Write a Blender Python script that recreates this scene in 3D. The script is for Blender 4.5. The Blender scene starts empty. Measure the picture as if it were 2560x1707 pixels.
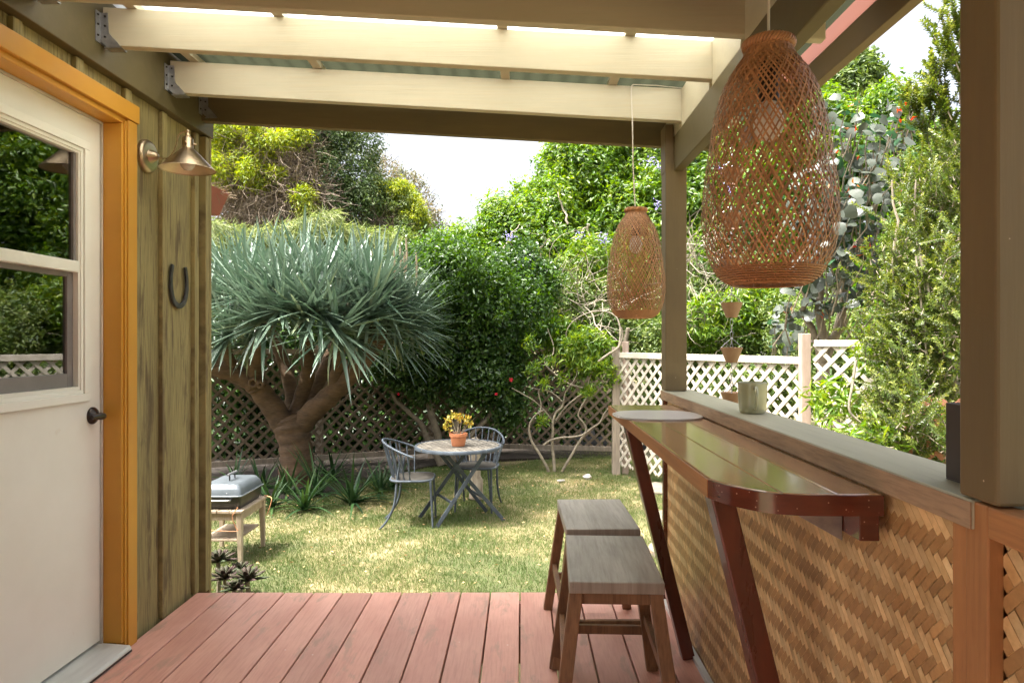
import bpy, bmesh, math, random
import numpy as np
from mathutils import Vector, Matrix
random.seed(7)
rng = np.random.default_rng(11)
R = math.radians
scene = bpy.context.scene
COL = scene.collection

# ------------------------------------------------------------------ camera, sky, sun, exposure
H = 1.22                       # eye height above the deck (deck top is z = 0, lawn is z = GZ)
F = 1707.0                     # focal length in pixels of the 2560 wide photograph (24 mm)
GZ = -0.50
cam_data = bpy.data.cameras.new('camera')
cam = bpy.data.objects.new('camera', cam_data)
COL.objects.link(cam)
cam.location = (0, 0, H)
cam.rotation_euler = (R(90), 0, 0)
cam_data.lens = 24.0
cam_data.sensor_width = 36.0
cam_data.shift_x = -23 / 2560
cam_data.shift_y = -3.5 / 2560
cam_data.clip_start = 0.05
cam_data.clip_end = 500
scene.camera = cam

SUN_DIR = Vector((0.40, 0.17, -1.0)).normalized()      # the way the light travels
sun_el = math.asin(-SUN_DIR.z)
to_sun = -SUN_DIR
world = bpy.data.worlds.new('World')
scene.world = world
world.use_nodes = True
wn = world.node_tree
wn.nodes.clear()
sky = wn.nodes.new('ShaderNodeTexSky')
sky.sky_type = 'NISHITA'
sky.sun_disc = False
sky.sun_elevation = sun_el
sky.sun_rotation = math.atan2(to_sun.x, to_sun.y)
sky.air_density = 0.7
sky.dust_density = 10.0
sky.ozone_density = 1.0
bg = wn.nodes.new('ShaderNodeBackground')
bg.inputs['Strength'].default_value = 0.15
wo = wn.nodes.new('ShaderNodeOutputWorld')
haze_white = wn.nodes.new('ShaderNodeHueSaturation')      # thin bright overcast: the blue of the clear sky washed out
haze_white.inputs['Saturation'].default_value = 0.42
haze_white.inputs['Value'].default_value = 1.12
wn.links.new(sky.outputs[0], haze_white.inputs['Color'])
wn.links.new(haze_white.outputs[0], bg.inputs[0])
wn.links.new(bg.outputs[0], wo.inputs[0])

sun_data = bpy.data.lights.new('sun', 'SUN')
sun_data.energy = 2.1
sun_data.angle = R(0.53)
sun_data.color = (1.0, 0.97, 0.92)
sun = bpy.data.objects.new('sun', sun_data)
COL.objects.link(sun)
sun.rotation_euler = SUN_DIR.to_track_quat('-Z', 'Y').to_euler()
sun.location = (-4, -3, 9)

scene.view_settings.view_transform = 'Standard'
scene.view_settings.look = 'None'
scene.view_settings.gamma = 1.0
scene.view_settings.use_curve_mapping = False
scene.view_settings.exposure = 2.12

# ------------------------------------------------------------------ helpers
def W(x, y, Y):
    "a point of the photograph (2560 wide pixels) at the distance Y"
    return Vector(((x - 1303) * Y / F, Y, H - (y - 850) * Y / F))

def G(x, y, z=GZ):
    "a point of the photograph that stands on the level z"
    Y = F * (H - z) / (y - 850)
    return Vector(((x - 1303) * Y / F, Y, z))

ORG = {}

def tag(o, label=None, cat=None, group=None, kind=None):
    if label: o['label'] = label
    if cat: o['category'] = cat
    if group: o['group'] = group
    if kind: o['kind'] = kind
    return o

def thing(name, label, cat, loc=(0, 0, 0), group=None, kind=None):
    o = bpy.data.objects.new(name, None)
    o.empty_display_size = 0.1
    o.location = loc
    COL.objects.link(o)
    ORG[o.name] = Vector(loc)
    return tag(o, label, cat, group, kind)

def attach(o, parent):
    if parent is not None:
        o.parent = parent
        ORG[o.name] = ORG.get(parent.name, Vector((0, 0, 0)))
    return o

def copy_tree(o, parent=None):
    c = o.copy()
    COL.objects.link(c)
    if parent is not None:
        c.parent = parent
    for ch in list(o.children):
        copy_tree(ch, c)
    return c

class MB:
    def __init__(s):
        s.v = []
        s.f = []
    def add(s, vs, fs):
        b = len(s.v)
        s.v.extend([tuple(p) for p in vs])
        s.f.extend([tuple(b + i for i in f) for f in fs])
        return s
    def box(s, x0, x1, y0, y1, z0, z1):
        vs = [(x0, y0, z0), (x1, y0, z0), (x1, y1, z0), (x0, y1, z0), (x0, y0, z1), (x1, y0, z1), (x1, y1, z1), (x0, y1, z1)]
        return s.add(vs, [(0, 3, 2, 1), (4, 5, 6, 7), (0, 1, 5, 4), (1, 2, 6, 5), (2, 3, 7, 6), (3, 0, 4, 7)])
    def bar(s, a, b, w, t, up=(0, 0, 1), w2=None, t2=None):
        "a bar from a to b, w wide across, t thick along up"
        a, b = Vector(a), Vector(b)
        d = (b - a).normalized()
        u = Vector(up)
        r = d.cross(u).normalized()
        u = r.cross(d).normalized()
        w2 = w if w2 is None else w2
        t2 = t if t2 is None else t2
        vs = []
        for p, ww, tt in ((a, w, t), (b, w2, t2)):
            for i, j in ((-1, -1), (1, -1), (1, 1), (-1, 1)):
                vs.append(p + r * (i * ww / 2) + u * (j * tt / 2))
        return s.add(vs, [(0, 1, 2, 3), (7, 6, 5, 4), (0, 4, 5, 1), (1, 5, 6, 2), (2, 6, 7, 3), (3, 7, 4, 0)])
    def prism(s, pts, axis, a, b):
        "pts: 2D outline, extruded along axis from a to b"
        def P(p, q):
            if axis == 'x': return (q, p[0], p[1])
            if axis == 'y': return (p[0], q, p[1])
            return (p[0], p[1], q)
        n = len(pts)
        vs = [P(p, a) for p in pts] + [P(p, b) for p in pts]
        fs = [tuple(range(n)), tuple(range(2 * n - 1, n - 1, -1))]
        for i in range(n):
            j = (i + 1) % n
            fs.append((i, i + n, j + n, j))
        return s.add(vs, fs)
    def tube(s, pts, rad, seg=8, cap=True):
        pts = [Vector(p) for p in pts]
        n = len(pts)
        if not hasattr(rad, '__len__'):
            rad = [rad] * n
        vs = []
        prev = None
        for i, p in enumerate(pts):
            d = (pts[min(i + 1, n - 1)] - pts[max(i - 1, 0)])
            d = d.normalized() if d.length > 1e-9 else Vector((0, 0, 1))
            if prev is None:
                a = Vector((0, 0, 1)) if abs(d.z) < 0.9 else Vector((1, 0, 0))
                r = d.cross(a).normalized()
            else:
                r = (prev - d * prev.dot(d))
                r = r.normalized() if r.length > 1e-6 else d.orthogonal().normalized()
            prev = r
            u = d.cross(r)
            for k in range(seg):
                t = 2 * math.pi * k / seg
                vs.append(p + r * (math.cos(t) * rad[i]) + u * (math.sin(t) * rad[i]))
        fs = []
        for i in range(n - 1):
            for k in range(seg):
                a, b = i * seg + k, i * seg + (k + 1) % seg
                fs.append((a, b, b + seg, a + seg))
        if cap:
            fs.append(tuple(range(seg - 1, -1, -1)))
            fs.append(tuple((n - 1) * seg + k for k in range(seg)))
        return s.add(vs, fs)
    def lathe(s, prof, c=(0, 0, 0), seg=32, axis='z', close=False):
        "prof: (radius, height) pairs; axis x or z"
        vs = []
        for r, h in prof:
            for k in range(seg):
                t = 2 * math.pi * k / seg
                if axis == 'z':
                    vs.append((c[0] + r * math.cos(t), c[1] + r * math.sin(t), c[2] + h))
                elif axis == 'x':
                    vs.append((c[0] + h, c[1] + r * math.cos(t), c[2] + r * math.sin(t)))
                else:
                    vs.append((c[0] + r * math.cos(t), c[1] + h, c[2] + r * math.sin(t)))
        fs = []
        m = len(prof)
        for i in range(m - 1):
            for k in range(seg):
                a, b = i * seg + k, i * seg + (k + 1) % seg
                fs.append((a, b, b + seg, a + seg))
        if close:
            fs.append(tuple(range(seg - 1, -1, -1)))
            fs.append(tuple((m - 1) * seg + k for k in range(seg)))
        return s.add(vs, fs)
    def build(s, name, mt, parent=None, smooth=False, bevel=0, local=False, **kw):
        me = bpy.data.meshes.new(name)
        o = ORG.get(parent.name, Vector((0, 0, 0))) if (parent is not None and not local) else Vector((0, 0, 0))
        me.from_pydata([(p[0] - o.x, p[1] - o.y, p[2] - o.z) for p in s.v], [], s.f)
        bm = bmesh.new()
        bm.from_mesh(me)
        bmesh.ops.recalc_face_normals(bm, faces=bm.faces)
        bm.to_mesh(me)
        bm.free()
        me.materials.append(mt)
        if smooth:
            me.polygons.foreach_set('use_smooth', [True] * len(me.polygons))
            try:
                me.set_sharp_from_angle(angle=R(50))
            except Exception:
                pass
        ob = bpy.data.objects.new(name, me)
        COL.objects.link(ob)
        attach(ob, parent)
        if bevel:
            md = ob.modifiers.new('bevel', 'BEVEL')
            md.width = bevel
            md.segments = 2
            md.limit_method = 'ANGLE'
        return tag(ob, **kw) if kw else ob

def spline(pts, n=6):
    pts = [Vector(p) for p in pts]
    P = [pts[0]] + pts + [pts[-1]]
    out = []
    for i in range(1, len(P) - 2):
        p0, p1, p2, p3 = P[i - 1], P[i], P[i + 1], P[i + 2]
        for k in range(n):
            t = k / n
            out.append(0.5 * ((2 * p1) + (p2 - p0) * t + (2 * p0 - 5 * p1 + 4 * p2 - p3) * t * t + (3 * p1 - p0 - 3 * p2 + p3) * t ** 3))
    out.append(pts[-1])
    return out

def lerp_list(a, n):
    "resample a short list of numbers to n values"
    return list(np.interp(np.linspace(0, len(a) - 1, n), range(len(a)), a))

# ------------------------------------------------------------------ materials
def new_mat(name):
    m = bpy.data.materials.new(name)
    m.use_nodes = True
    nt = m.node_tree
    nt.nodes.clear()
    out = nt.nodes.new('ShaderNodeOutputMaterial')
    return m, nt, out

def rgba(c):
    return (c[0], c[1], c[2], 1)

def coords(nt, stretch=(1, 1, 1), rand=True):
    tc = nt.nodes.new('ShaderNodeTexCoord')
    mp = nt.nodes.new('ShaderNodeMapping')
    mp.inputs['Scale'].default_value = stretch
    if rand:
        oi = nt.nodes.new('ShaderNodeObjectInfo')
        vm = nt.nodes.new('ShaderNodeVectorMath')
        vm.operation = 'SCALE'
        vm.inputs[0].default_value = (17.3, 29.1, 41.7)
        nt.links.new(oi.outputs['Random'], vm.inputs['Scale'])
        ad = nt.nodes.new('ShaderNodeVectorMath')
        nt.links.new(tc.outputs['Object'], ad.inputs[0])
        nt.links.new(vm.outputs[0], ad.inputs[1])
        nt.links.new(ad.outputs[0], mp.inputs['Vector'])
    else:
        nt.links.new(tc.outputs['Object'], mp.inputs['Vector'])
    return mp

def noise(nt, mp, scale, detail=5, rough=0.55, dist=0.0):
    n = nt.nodes.new('ShaderNodeTexNoise')
    n.inputs['Scale'].default_value = scale
    n.inputs['Detail'].default_value = detail
    n.inputs['Roughness'].default_value = rough
    n.inputs['Distortion'].default_value = dist
    nt.links.new(mp.outputs[0], n.inputs['Vector'])
    return n

def ramp(nt, src, stops):
    r = nt.nodes.new('ShaderNodeValToRGB')
    e = r.color_ramp.elements
    while len(e) < len(stops):
        e.new(0.5)
    for el, (p, c) in zip(e, stops):
        el.position = p
        el.color = rgba(c) if hasattr(c, '__len__') else (c, c, c, 1)
    nt.links.new(src, r.inputs[0])
    return r

def mixc(nt, fac, a, b):
    m = nt.nodes.new('ShaderNodeMix')
    m.data_type = 'RGBA'
    for sock, val in ((m.inputs[0], fac), (m.inputs[6], a), (m.inputs[7], b)):
        if hasattr(val, 'is_linked') or hasattr(val, 'links'):
            nt.links.new(val, sock)
        elif hasattr(val, '__len__'):
            sock.default_value = rgba(val)
        else:
            sock.default_value = val
    return m.outputs[2]

def M(name, c1, c2=None, scale=6, stretch=(1, 1, 1), detail=6, rough=0.6, bump=0.0, objvar=0.0, metallic=0.0,
      dirt=None, spots=None, spec=0.5, coat=0.0, lo=0.35, hi=0.65, dist=0.0, rand=True, transmission=0.0, fine=None):
    m, nt, out = new_mat(name)
    p = nt.nodes.new('ShaderNodeBsdfPrincipled')
    nt.links.new(p.outputs[0], out.inputs[0])
    p.inputs['Roughness'].default_value = rough
    p.inputs['Metallic'].default_value = metallic
    p.inputs['Specular IOR Level'].default_value = spec
    p.inputs['Coat Weight'].default_value = coat
    p.inputs['Coat Roughness'].default_value = 0.12
    p.inputs['Transmission Weight'].default_value = transmission
    mp = coords(nt, stretch, rand)
    n = noise(nt, mp, scale, detail, 0.6, dist)
    c2 = c2 or tuple(x * 0.75 for x in c1)
    col = ramp(nt, n.outputs[0], [(lo, c2), (hi, c1)]).outputs[0]
    if fine:                                # fine = (stretch, scale, colour, strength): a second, finer grain
        mpf = coords(nt, fine[0], rand)
        nf = noise(nt, mpf, fine[1], 4, 0.6)
        fr = ramp(nt, nf.outputs[0], [(0.45, 0.0), (0.75, fine[3])])
        col = mixc(nt, fr.outputs[0], col, fine[2])
    if dirt:                                # dirt = (colour, scale, threshold, strength)
        mp2 = coords(nt, dirt[4] if len(dirt) > 4 else (1, 1, 1), rand)
        n2 = noise(nt, mp2, dirt[1], 8, 0.65, 0.3)
        f = ramp(nt, n2.outputs[0], [(dirt[2], 0.0), (min(dirt[2] + 0.1, 1), dirt[3])])
        col = mixc(nt, f.outputs[0], col, dirt[0])
    if spots:                               # spots = (colour, scale, radius)
        mp3 = coords(nt, (1, 1, 1), rand)
        vo = nt.nodes.new('ShaderNodeTexVoronoi')
        vo.inputs['Scale'].default_value = spots[1]
        nt.links.new(mp3.outputs[0], vo.inputs['Vector'])
        f = ramp(nt, vo.outputs['Distance'], [(spots[2] * 0.6, 1.0), (spots[2], 0.0)])
        col = mixc(nt, f.outputs[0], col, spots[0])
    if objvar:
        oi = nt.nodes.new('ShaderNodeObjectInfo')
        mr = nt.nodes.new('ShaderNodeMapRange')
        mr.inputs['To Min'].default_value = 1 - objvar
        mr.inputs['To Max'].default_value = 1 + objvar
        nt.links.new(oi.outputs['Random'], mr.inputs['Value'])
        hs = nt.nodes.new('ShaderNodeHueSaturation')
        nt.links.new(mr.outputs[0], hs.inputs['Value'])
        nt.links.new(col, hs.inputs['Color'])
        col = hs.outputs[0]
    nt.links.new(col, p.inputs['Base Color'])
    rr = nt.nodes.new('ShaderNodeMapRange')
    rr.inputs['To Min'].default_value = max(0.02, rough - 0.1)
    rr.inputs['To Max'].default_value = min(1, rough + 0.12)
    nt.links.new(n.outputs[0], rr.inputs['Value'])
    nt.links.new(rr.outputs[0], p.inputs['Roughness'])
    if bump:
        b = nt.nodes.new('ShaderNodeBump')
        b.inputs['Strength'].default_value = min(1.0, bump)
        b.inputs['Distance'].default_value = 0.004 if bump <= 1 else 0.004 * bump
        nt.links.new((nf if fine else n).outputs[0], b.inputs['Height'])
        nt.links.new(b.outputs[0], p.inputs['Normal'])
    return m

def leaf_mat(name, stops, rough=0.4, trans=0.35, spec=0.5, back=None, noise_scale=None):
    "stops: colours of single leaves, picked by the leaf's own random number"
    m, nt, out = new_mat(name)
    at = nt.nodes.new('ShaderNodeAttribute')
    at.attribute_name = 'leaf_tone'
    n = len(stops)
    col = ramp(nt, at.outputs['Fac'], [(i / max(1, n - 1), c) for i, c in enumerate(stops)]).outputs[0]
    if back:
        ge = nt.nodes.new('ShaderNodeNewGeometry')
        col = mixc(nt, ge.outputs['Backfacing'], col, back)
    p = nt.nodes.new('ShaderNodeBsdfPrincipled')
    p.inputs['Roughness'].default_value = rough
    p.inputs['Specular IOR Level'].default_value = spec
    nt.links.new(col, p.inputs['Base Color'])
    t = nt.nodes.new('ShaderNodeBsdfTranslucent')
    hs = nt.nodes.new('ShaderNodeHueSaturation')
    hs.inputs['Saturation'].default_value = 1.15
    hs.inputs['Value'].default_value = 1.6
    hs.inputs['Hue'].default_value = 0.485
    nt.links.new(col, hs.inputs['Color'])
    nt.links.new(hs.outputs[0], t.inputs['Color'])
    mx = nt.nodes.new('ShaderNodeMixShader')
    mx.inputs[0].default_value = trans
    nt.links.new(p.outputs[0], mx.inputs[1])
    nt.links.new(t.outputs[0], mx.inputs[2])
    nt.links.new(mx.outputs[0], out.inputs[0])
    return m

# paints and woods
m_deck = M('deck_paint', (0.67, 0.365, 0.28), (0.56, 0.27, 0.20), scale=2.6, stretch=(1.6, 0.8, 1), rough=0.45, bump=0.3, objvar=0.13,
           dirt=((0.40, 0.25, 0.18), 5, 0.56, 0.75, (3.0, 0.8, 1)), spots=((0.74, 0.6, 0.5), 8, 0.035), fine=((34, 2.0, 1), 3.5, (0.32, 0.12, 0.085), 0.32))
m_siding = M('weathered_olive_paint', (0.34, 0.28, 0.115), (0.25, 0.20, 0.08), scale=3, stretch=(1, 4, 0.5), rough=0.75, bump=0.5, objvar=0.05,
             fine=((1, 34, 1.4), 5, (0.085, 0.06, 0.025), 0.9), dirt=((0.095, 0.06, 0.027), 3, 0.53, 0.8, (1, 6, 0.9)))
m_olive = M('olive_paint', (0.115, 0.09, 0.033), (0.085, 0.066, 0.025), scale=3, stretch=(1, 1, 1), rough=0.62, bump=0.15, fine=((3, 3, 3), 9, (0.14, 0.1, 0.05), 0.3), spots=((0.5, 0.45, 0.35), 7, 0.02))
m_olive_x = M('olive_paint_sawn', (0.15, 0.115, 0.045), (0.11, 0.085, 0.034), scale=3, stretch=(0.6, 3, 3), rough=0.7, bump=0.3, fine=((1, 14, 14), 6, (0.11, 0.085, 0.04), 0.4))
m_post = M('olive_post_paint', (0.165, 0.118, 0.052), (0.13, 0.093, 0.04), scale=3, stretch=(3, 3, 0.7), rough=0.6, bump=0.2, fine=((16, 16, 1), 5, (0.13, 0.09, 0.04), 0.35), spots=((0.62, 0.5, 0.36), 14, 0.03), dirt=((0.12, 0.08, 0.04), 18, 0.68, 0.5))
m_cream = M('cream_rafter_paint', (0.50, 0.455, 0.325), (0.43, 0.39, 0.27), scale=2.5, stretch=(0.5, 2, 3), rough=0.55, bump=0.2, objvar=0.03, fine=((0.8, 12, 22), 5, (0.5, 0.4, 0.24), 0.35), dirt=((0.40, 0.26, 0.14), 7, 0.70, 0.5))
m_yellow = M('mustard_yellow_paint', (0.60, 0.30, 0.035), (0.52, 0.245, 0.025), scale=2.2, rough=0.42, bump=0.06, dirt=((0.36, 0.17, 0.03), 9, 0.72, 0.4))
m_door = M('off_white_door_paint', (0.82, 0.82, 0.74), (0.76, 0.755, 0.67), scale=2.0, rough=0.42, bump=0.05, dirt=((0.55, 0.43, 0.27), 5, 0.66, 0.35), spots=((0.4, 0.33, 0.24), 11, 0.02))
m_stop = M('door_stop_white', (0.66, 0.62, 0.54), rough=0.5)
m_sash = M('grey_screen_frame', (0.22, 0.20, 0.19), (0.17, 0.155, 0.15), rough=0.45)
m_threshold = M('aluminium_threshold', (0.66, 0.67, 0.64), (0.54, 0.54, 0.51), scale=5, stretch=(4, 0.6, 1), rough=0.35, metallic=0.15, bump=0.1)
m_bronze = M('dark_bronze', (0.06, 0.05, 0.045), rough=0.3, metallic=0.8)
m_brass = M('brushed_brass', (0.52, 0.40, 0.27), (0.42, 0.32, 0.21), scale=3, stretch=(1, 1, 20), rough=0.32, metallic=1.0)
m_shade_in = M('lamp_shade_lining', (0.75, 0.60, 0.42), rough=0.35, metallic=0.4)
m_bulb = M('frosted_bulb', (0.80, 0.76, 0.70), rough=0.25)
m_galv = M('galvanised_steel', (0.42, 0.42, 0.42), (0.28, 0.28, 0.29), scale=30, rough=0.45, metallic=0.8)
m_iron = M('worn_iron', (0.10, 0.10, 0.11), (0.055, 0.05, 0.05), scale=25, rough=0.45, metallic=0.6, bump=0.4, dirt=((0.22, 0.10, 0.05), 12, 0.62, 0.7))
m_rail_top = M('sage_rail_paint', (0.46, 0.43, 0.31), (0.38, 0.355, 0.25), scale=2.5, stretch=(3, 0.5, 1), rough=0.5, bump=0.2, fine=((18, 1, 1), 6, (0.22, 0.19, 0.12), 0.35), dirt=((0.25, 0.15, 0.09), 6, 0.68, 0.6))
m_rail_edge = M('weathered_rail_edge', (0.44, 0.29, 0.17), (0.28, 0.19, 0.12), scale=4, stretch=(1, 0.8, 4), rough=0.65, bump=0.4, fine=((1, 2, 26), 5, (0.12, 0.075, 0.045), 0.6))
m_trim = M('stained_cedar_trim', (0.42, 0.20, 0.075), (0.30, 0.13, 0.045), scale=3, stretch=(3, 3, 0.5), rough=0.5, bump=0.2, objvar=0.08, fine=((22, 22, 1), 5, (0.18, 0.075, 0.03), 0.45))
m_trim_y = M('stained_cedar_rail', (0.42, 0.20, 0.075), (0.30, 0.13, 0.045), scale=3, stretch=(3, 0.5, 3), rough=0.5, bump=0.2, objvar=0.08, fine=((22, 1, 22), 5, (0.18, 0.075, 0.03), 0.45))
m_counter = M('varnished_redwood', (0.52, 0.29, 0.13), (0.36, 0.17, 0.07), scale=2.2, stretch=(5, 0.7, 1), rough=0.10, coat=1.0, objvar=0.06, dist=0.6, fine=((16, 1.0, 1), 4, (0.12, 0.035, 0.015), 0.5), bump=0.05)
m_counter_edge = M('dark_red_varnish', (0.125, 0.024, 0.012), (0.07, 0.012, 0.006), scale=5, stretch=(1, 1, 5), rough=0.22, coat=0.7, spots=((0.42, 0.22, 0.15), 75, 0.13))
m_red_leg = M('red_varnished_leg', (0.125, 0.026, 0.012), (0.055, 0.011, 0.006), scale=4, stretch=(3, 3, 0.6), rough=0.28, coat=0.5, dirt=((0.035, 0.010, 0.006), 7, 0.64, 0.7))
m_bamboo_a = M('pale_bamboo_strip', (0.78, 0.56, 0.29), (0.60, 0.38, 0.165), scale=2.3, stretch=(1, 5, 5), rough=0.42, objvar=0.22, fine=((60, 60, 60), 1.5, (0.34, 0.17, 0.05), 0.3), dirt=((0.30, 0.14, 0.045), 2.4, 0.56, 0.55))
m_bamboo_b = M('brown_bamboo_strip', (0.50, 0.29, 0.12), (0.36, 0.19, 0.07), scale=2.3, stretch=(1, 5, 5), rough=0.45, objvar=0.22, fine=((60, 60, 60), 1.5, (0.16, 0.07, 0.02), 0.3), dirt=((0.42, 0.23, 0.08), 2.0, 0.58, 0.5))
m_seat = M('grey_weathered_seat', (0.42, 0.385, 0.33), (0.31, 0.275, 0.23), scale=4, stretch=(5, 0.9, 1), rough=0.5, bump=0.3, objvar=0.05, fine=((24, 1.5, 1), 4, (0.15, 0.12, 0.09), 0.45), dirt=((0.09, 0.065, 0.045), 10, 0.66, 0.75))
m_stool = M('reclaimed_wood_leg', (0.30, 0.16, 0.075), (0.17, 0.085, 0.04), scale=4, stretch=(3, 3, 0.6), rough=0.5, bump=0.3, objvar=0.15, fine=((26, 26, 1), 5, (0.07, 0.03, 0.015), 0.55))
m_wicker = M('rattan_strip', (0.44, 0.22, 0.09), (0.29, 0.13, 0.05), scale=5, rough=0.5, objvar=0.25)
m_cord = M('lamp_cord', (0.62, 0.56, 0.45), rough=0.6)
m_red_board = M('rust_red_board', (0.19, 0.062, 0.030), (0.15, 0.045, 0.022), scale=2, rough=0.4)
m_tan_board = M('tan_fascia_paint', (0.20, 0.145, 0.075), (0.17, 0.12, 0.06), scale=3, stretch=(1, 0.5, 1), rough=0.6, bump=0.1)
m_roofing = M('dark_roof_deck', (0.10, 0.075, 0.05), rough=0.8)
m_mug = M('sage_glaze', (0.40, 0.40, 0.25), (0.32, 0.32, 0.19), scale=9, rough=0.22, coat=0.5)
m_terracotta = M('terracotta', (0.56, 0.215, 0.095), (0.46, 0.17, 0.075), scale=12, rough=0.75)
m_soil = M('potting_soil', (0.05, 0.035, 0.025), rough=0.95, bump=0.6, scale=40)
m_dark_pot = M('dark_planter', (0.045, 0.03, 0.025), (0.035, 0.022, 0.018), rough=0.45)
m_bluegrey = M('weathered_bluegrey_metal', (0.09, 0.11, 0.13), (0.055, 0.066, 0.08), scale=14, spec=0.3, rough=0.6, metallic=0.15, bump=0.3, dirt=((0.26, 0.27, 0.27), 14, 0.60, 0.6))
m_blueseat = M('weathered_chair_seat', (0.075, 0.07, 0.058), (0.05, 0.045, 0.038), scale=9, spec=0.15, rough=0.8, bump=0.3)
m_slat = M('grey_table_slat', (0.19, 0.17, 0.135), (0.11, 0.10, 0.08), scale=5, stretch=(4, 1, 1), rough=0.65, bump=0.3, objvar=0.18)
m_grill_lid = M('grill_lid_enamel', (0.15, 0.17, 0.185), (0.12, 0.14, 0.15), scale=8, rough=0.32, metallic=0.3)
m_grill_body = M('black_grill_enamel', (0.022, 0.022, 0.022), rough=0.35)
m_barestool = M('bare_weathered_wood', (0.46, 0.37, 0.26), (0.33, 0.25, 0.17), scale=5, stretch=(3, 3, 0.7), rough=0.75, bump=0.3, objvar=0.1, fine=((24, 24, 1), 5, (0.22, 0.16, 0.1), 0.45))
m_string = M('orange_twine', (0.55, 0.25, 0.12), rough=0.8)
m_white_lath = M('white_lattice_paint', (0.50, 0.455, 0.375), (0.40, 0.36, 0.285), scale=7, rough=0.6, objvar=0.06, bump=0.15, dirt=((0.42, 0.36, 0.26), 6, 0.66, 0.6))
m_brown_lath = M('grey_brown_lattice', (0.20, 0.15, 0.10), (0.12, 0.09, 0.06), scale=7, rough=0.8, objvar=0.16, bump=0.2)
m_grey_post = M('grey_weathered_post', (0.34, 0.28, 0.21), (0.22, 0.18, 0.135), scale=4, stretch=(5, 5, 0.7), rough=0.8, bump=0.4, fine=((26, 26, 1), 5, (0.15, 0.12, 0.09), 0.5))
m_pink_post = M('pinkish_white_post', (0.46, 0.355, 0.285), (0.36, 0.265, 0.2), scale=4, stretch=(4, 4, 0.8), rough=0.7)
m_orange_lath = M('terracotta_lattice', (0.36, 0.16, 0.085), (0.3, 0.13, 0.07), rough=0.7, objvar=0.08)
m_bark_dragon = M('dragon_tree_bark', (0.13, 0.075, 0.036), (0.06, 0.034, 0.017), scale=6, stretch=(1, 1, 2.2), rough=0.8, bump=0.8, fine=((3, 3, 14), 5, (0.18, 0.13, 0.085), 0.4))
m_bark = M('grey_bark', (0.30, 0.25, 0.18), (0.17, 0.135, 0.095), scale=12, rough=0.85, bump=0.6)
m_bark_pale = M('pale_bark', (0.36, 0.31, 0.23), (0.22, 0.185, 0.135), scale=14, rough=0.8, bump=0.5, dirt=((0.2, 0.16, 0.11), 8, 0.62, 0.6))
m_twig = M('dry_twig', (0.36, 0.29, 0.22), (0.20, 0.15, 0.11), scale=9, rough=0.9)
m_stone = M('pale_rock', (0.46, 0.45, 0.41), (0.28, 0.27, 0.24), scale=12, rough=0.85, bump=0.6)
m_paver = M('sand_stepping_stone', (0.24, 0.205, 0.15), (0.17, 0.14, 0.10), scale=9, rough=0.9, bump=0.4)
m_curtain = M('window_shade_fabric', (0.22, 0.19, 0.16), (0.17, 0.15, 0.13), scale=30, rough=0.9)
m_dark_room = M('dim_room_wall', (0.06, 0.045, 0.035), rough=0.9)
m_rug_white = M('pale_reflection', (0.55, 0.55, 0.52), rough=0.7)
m_gutter = M('rust_red_gutter', (0.36, 0.115, 0.085), (0.30, 0.095, 0.07), scale=6, rough=0.5)
m_needles = M('dry_pine_needles', (0.42, 0.33, 0.22), (0.3, 0.22, 0.14), rough=0.9)
m_copper = M('terracotta_rain_cup', (0.34, 0.21, 0.12), (0.26, 0.15, 0.08), scale=10, rough=0.55)
m_mulch = M('dark_mulch', (0.038, 0.027, 0.018), (0.018, 0.013, 0.009), scale=22, rough=0.95, bump=1.0)
m_house_wall = M('white_house_wall', (0.7, 0.68, 0.64), rough=0.8)
m_house_roof = M('grey_house_roof', (0.07, 0.07, 0.075), rough=0.8)
m_black_glass = M('dark_window_pane', (0.02, 0.025, 0.03), rough=0.08)
m_statue = M('pale_stump', (0.36, 0.31, 0.23), (0.2, 0.16, 0.11), scale=9, stretch=(3, 3, 0.8), rough=0.85, bump=0.6)
m_brownpot = M('brown_clay', (0.26, 0.15, 0.085), (0.17, 0.10, 0.06), rough=0.85, scale=10)

def glass_sheet():
    m, nt, out = new_mat('window_glass')
    g = nt.nodes.new('ShaderNodeBsdfGlossy')
    g.inputs['Roughness'].default_value = 0.012
    g.inputs['Color'].default_value = (0.95, 0.95, 0.95, 1)
    t = nt.nodes.new('ShaderNodeBsdfTransparent')
    t.inputs['Color'].default_value = (0.55, 0.55, 0.53, 1)
    f = nt.nodes.new('ShaderNodeFresnel')
    f.inputs['IOR'].default_value = 2.4
    mx = nt.nodes.new('ShaderNodeMixShader')
    nt.links.new(f.outputs[0], mx.inputs[0])
    nt.links.new(t.outputs[0], mx.inputs[1])
    nt.links.new(g.outputs[0], mx.inputs[2])
    nt.links.new(mx.outputs[0], out.inputs[0])
    return m
m_glass = glass_sheet()

def clear_glass(name, tint, ior=1.5):
    m, nt, out = new_mat(name)
    g = nt.nodes.new('ShaderNodeBsdfGlossy')
    g.inputs['Roughness'].default_value = 0.08
    d = nt.nodes.new('ShaderNodeBsdfTransparent')
    d.inputs['Color'].default_value = rgba(tint)
    f = nt.nodes.new('ShaderNodeFresnel')
    f.inputs['IOR'].default_value = ior
    mx = nt.nodes.new('ShaderNodeMixShader')
    nt.links.new(f.outputs[0], mx.inputs[0])
    nt.links.new(d.outputs[0], mx.inputs[1])
    nt.links.new(g.outputs[0], mx.inputs[2])
    nt.links.new(mx.outputs[0], out.inputs[0])
    return m
m_mat_plastic = clear_glass('clear_placemat', (0.82, 0.80, 0.80), 2.2)
_nt = m_mat_plastic.node_tree
_d = _nt.nodes.new('ShaderNodeBsdfDiffuse'); _d.inputs['Color'].default_value = (0.80, 0.75, 0.70, 1)
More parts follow.
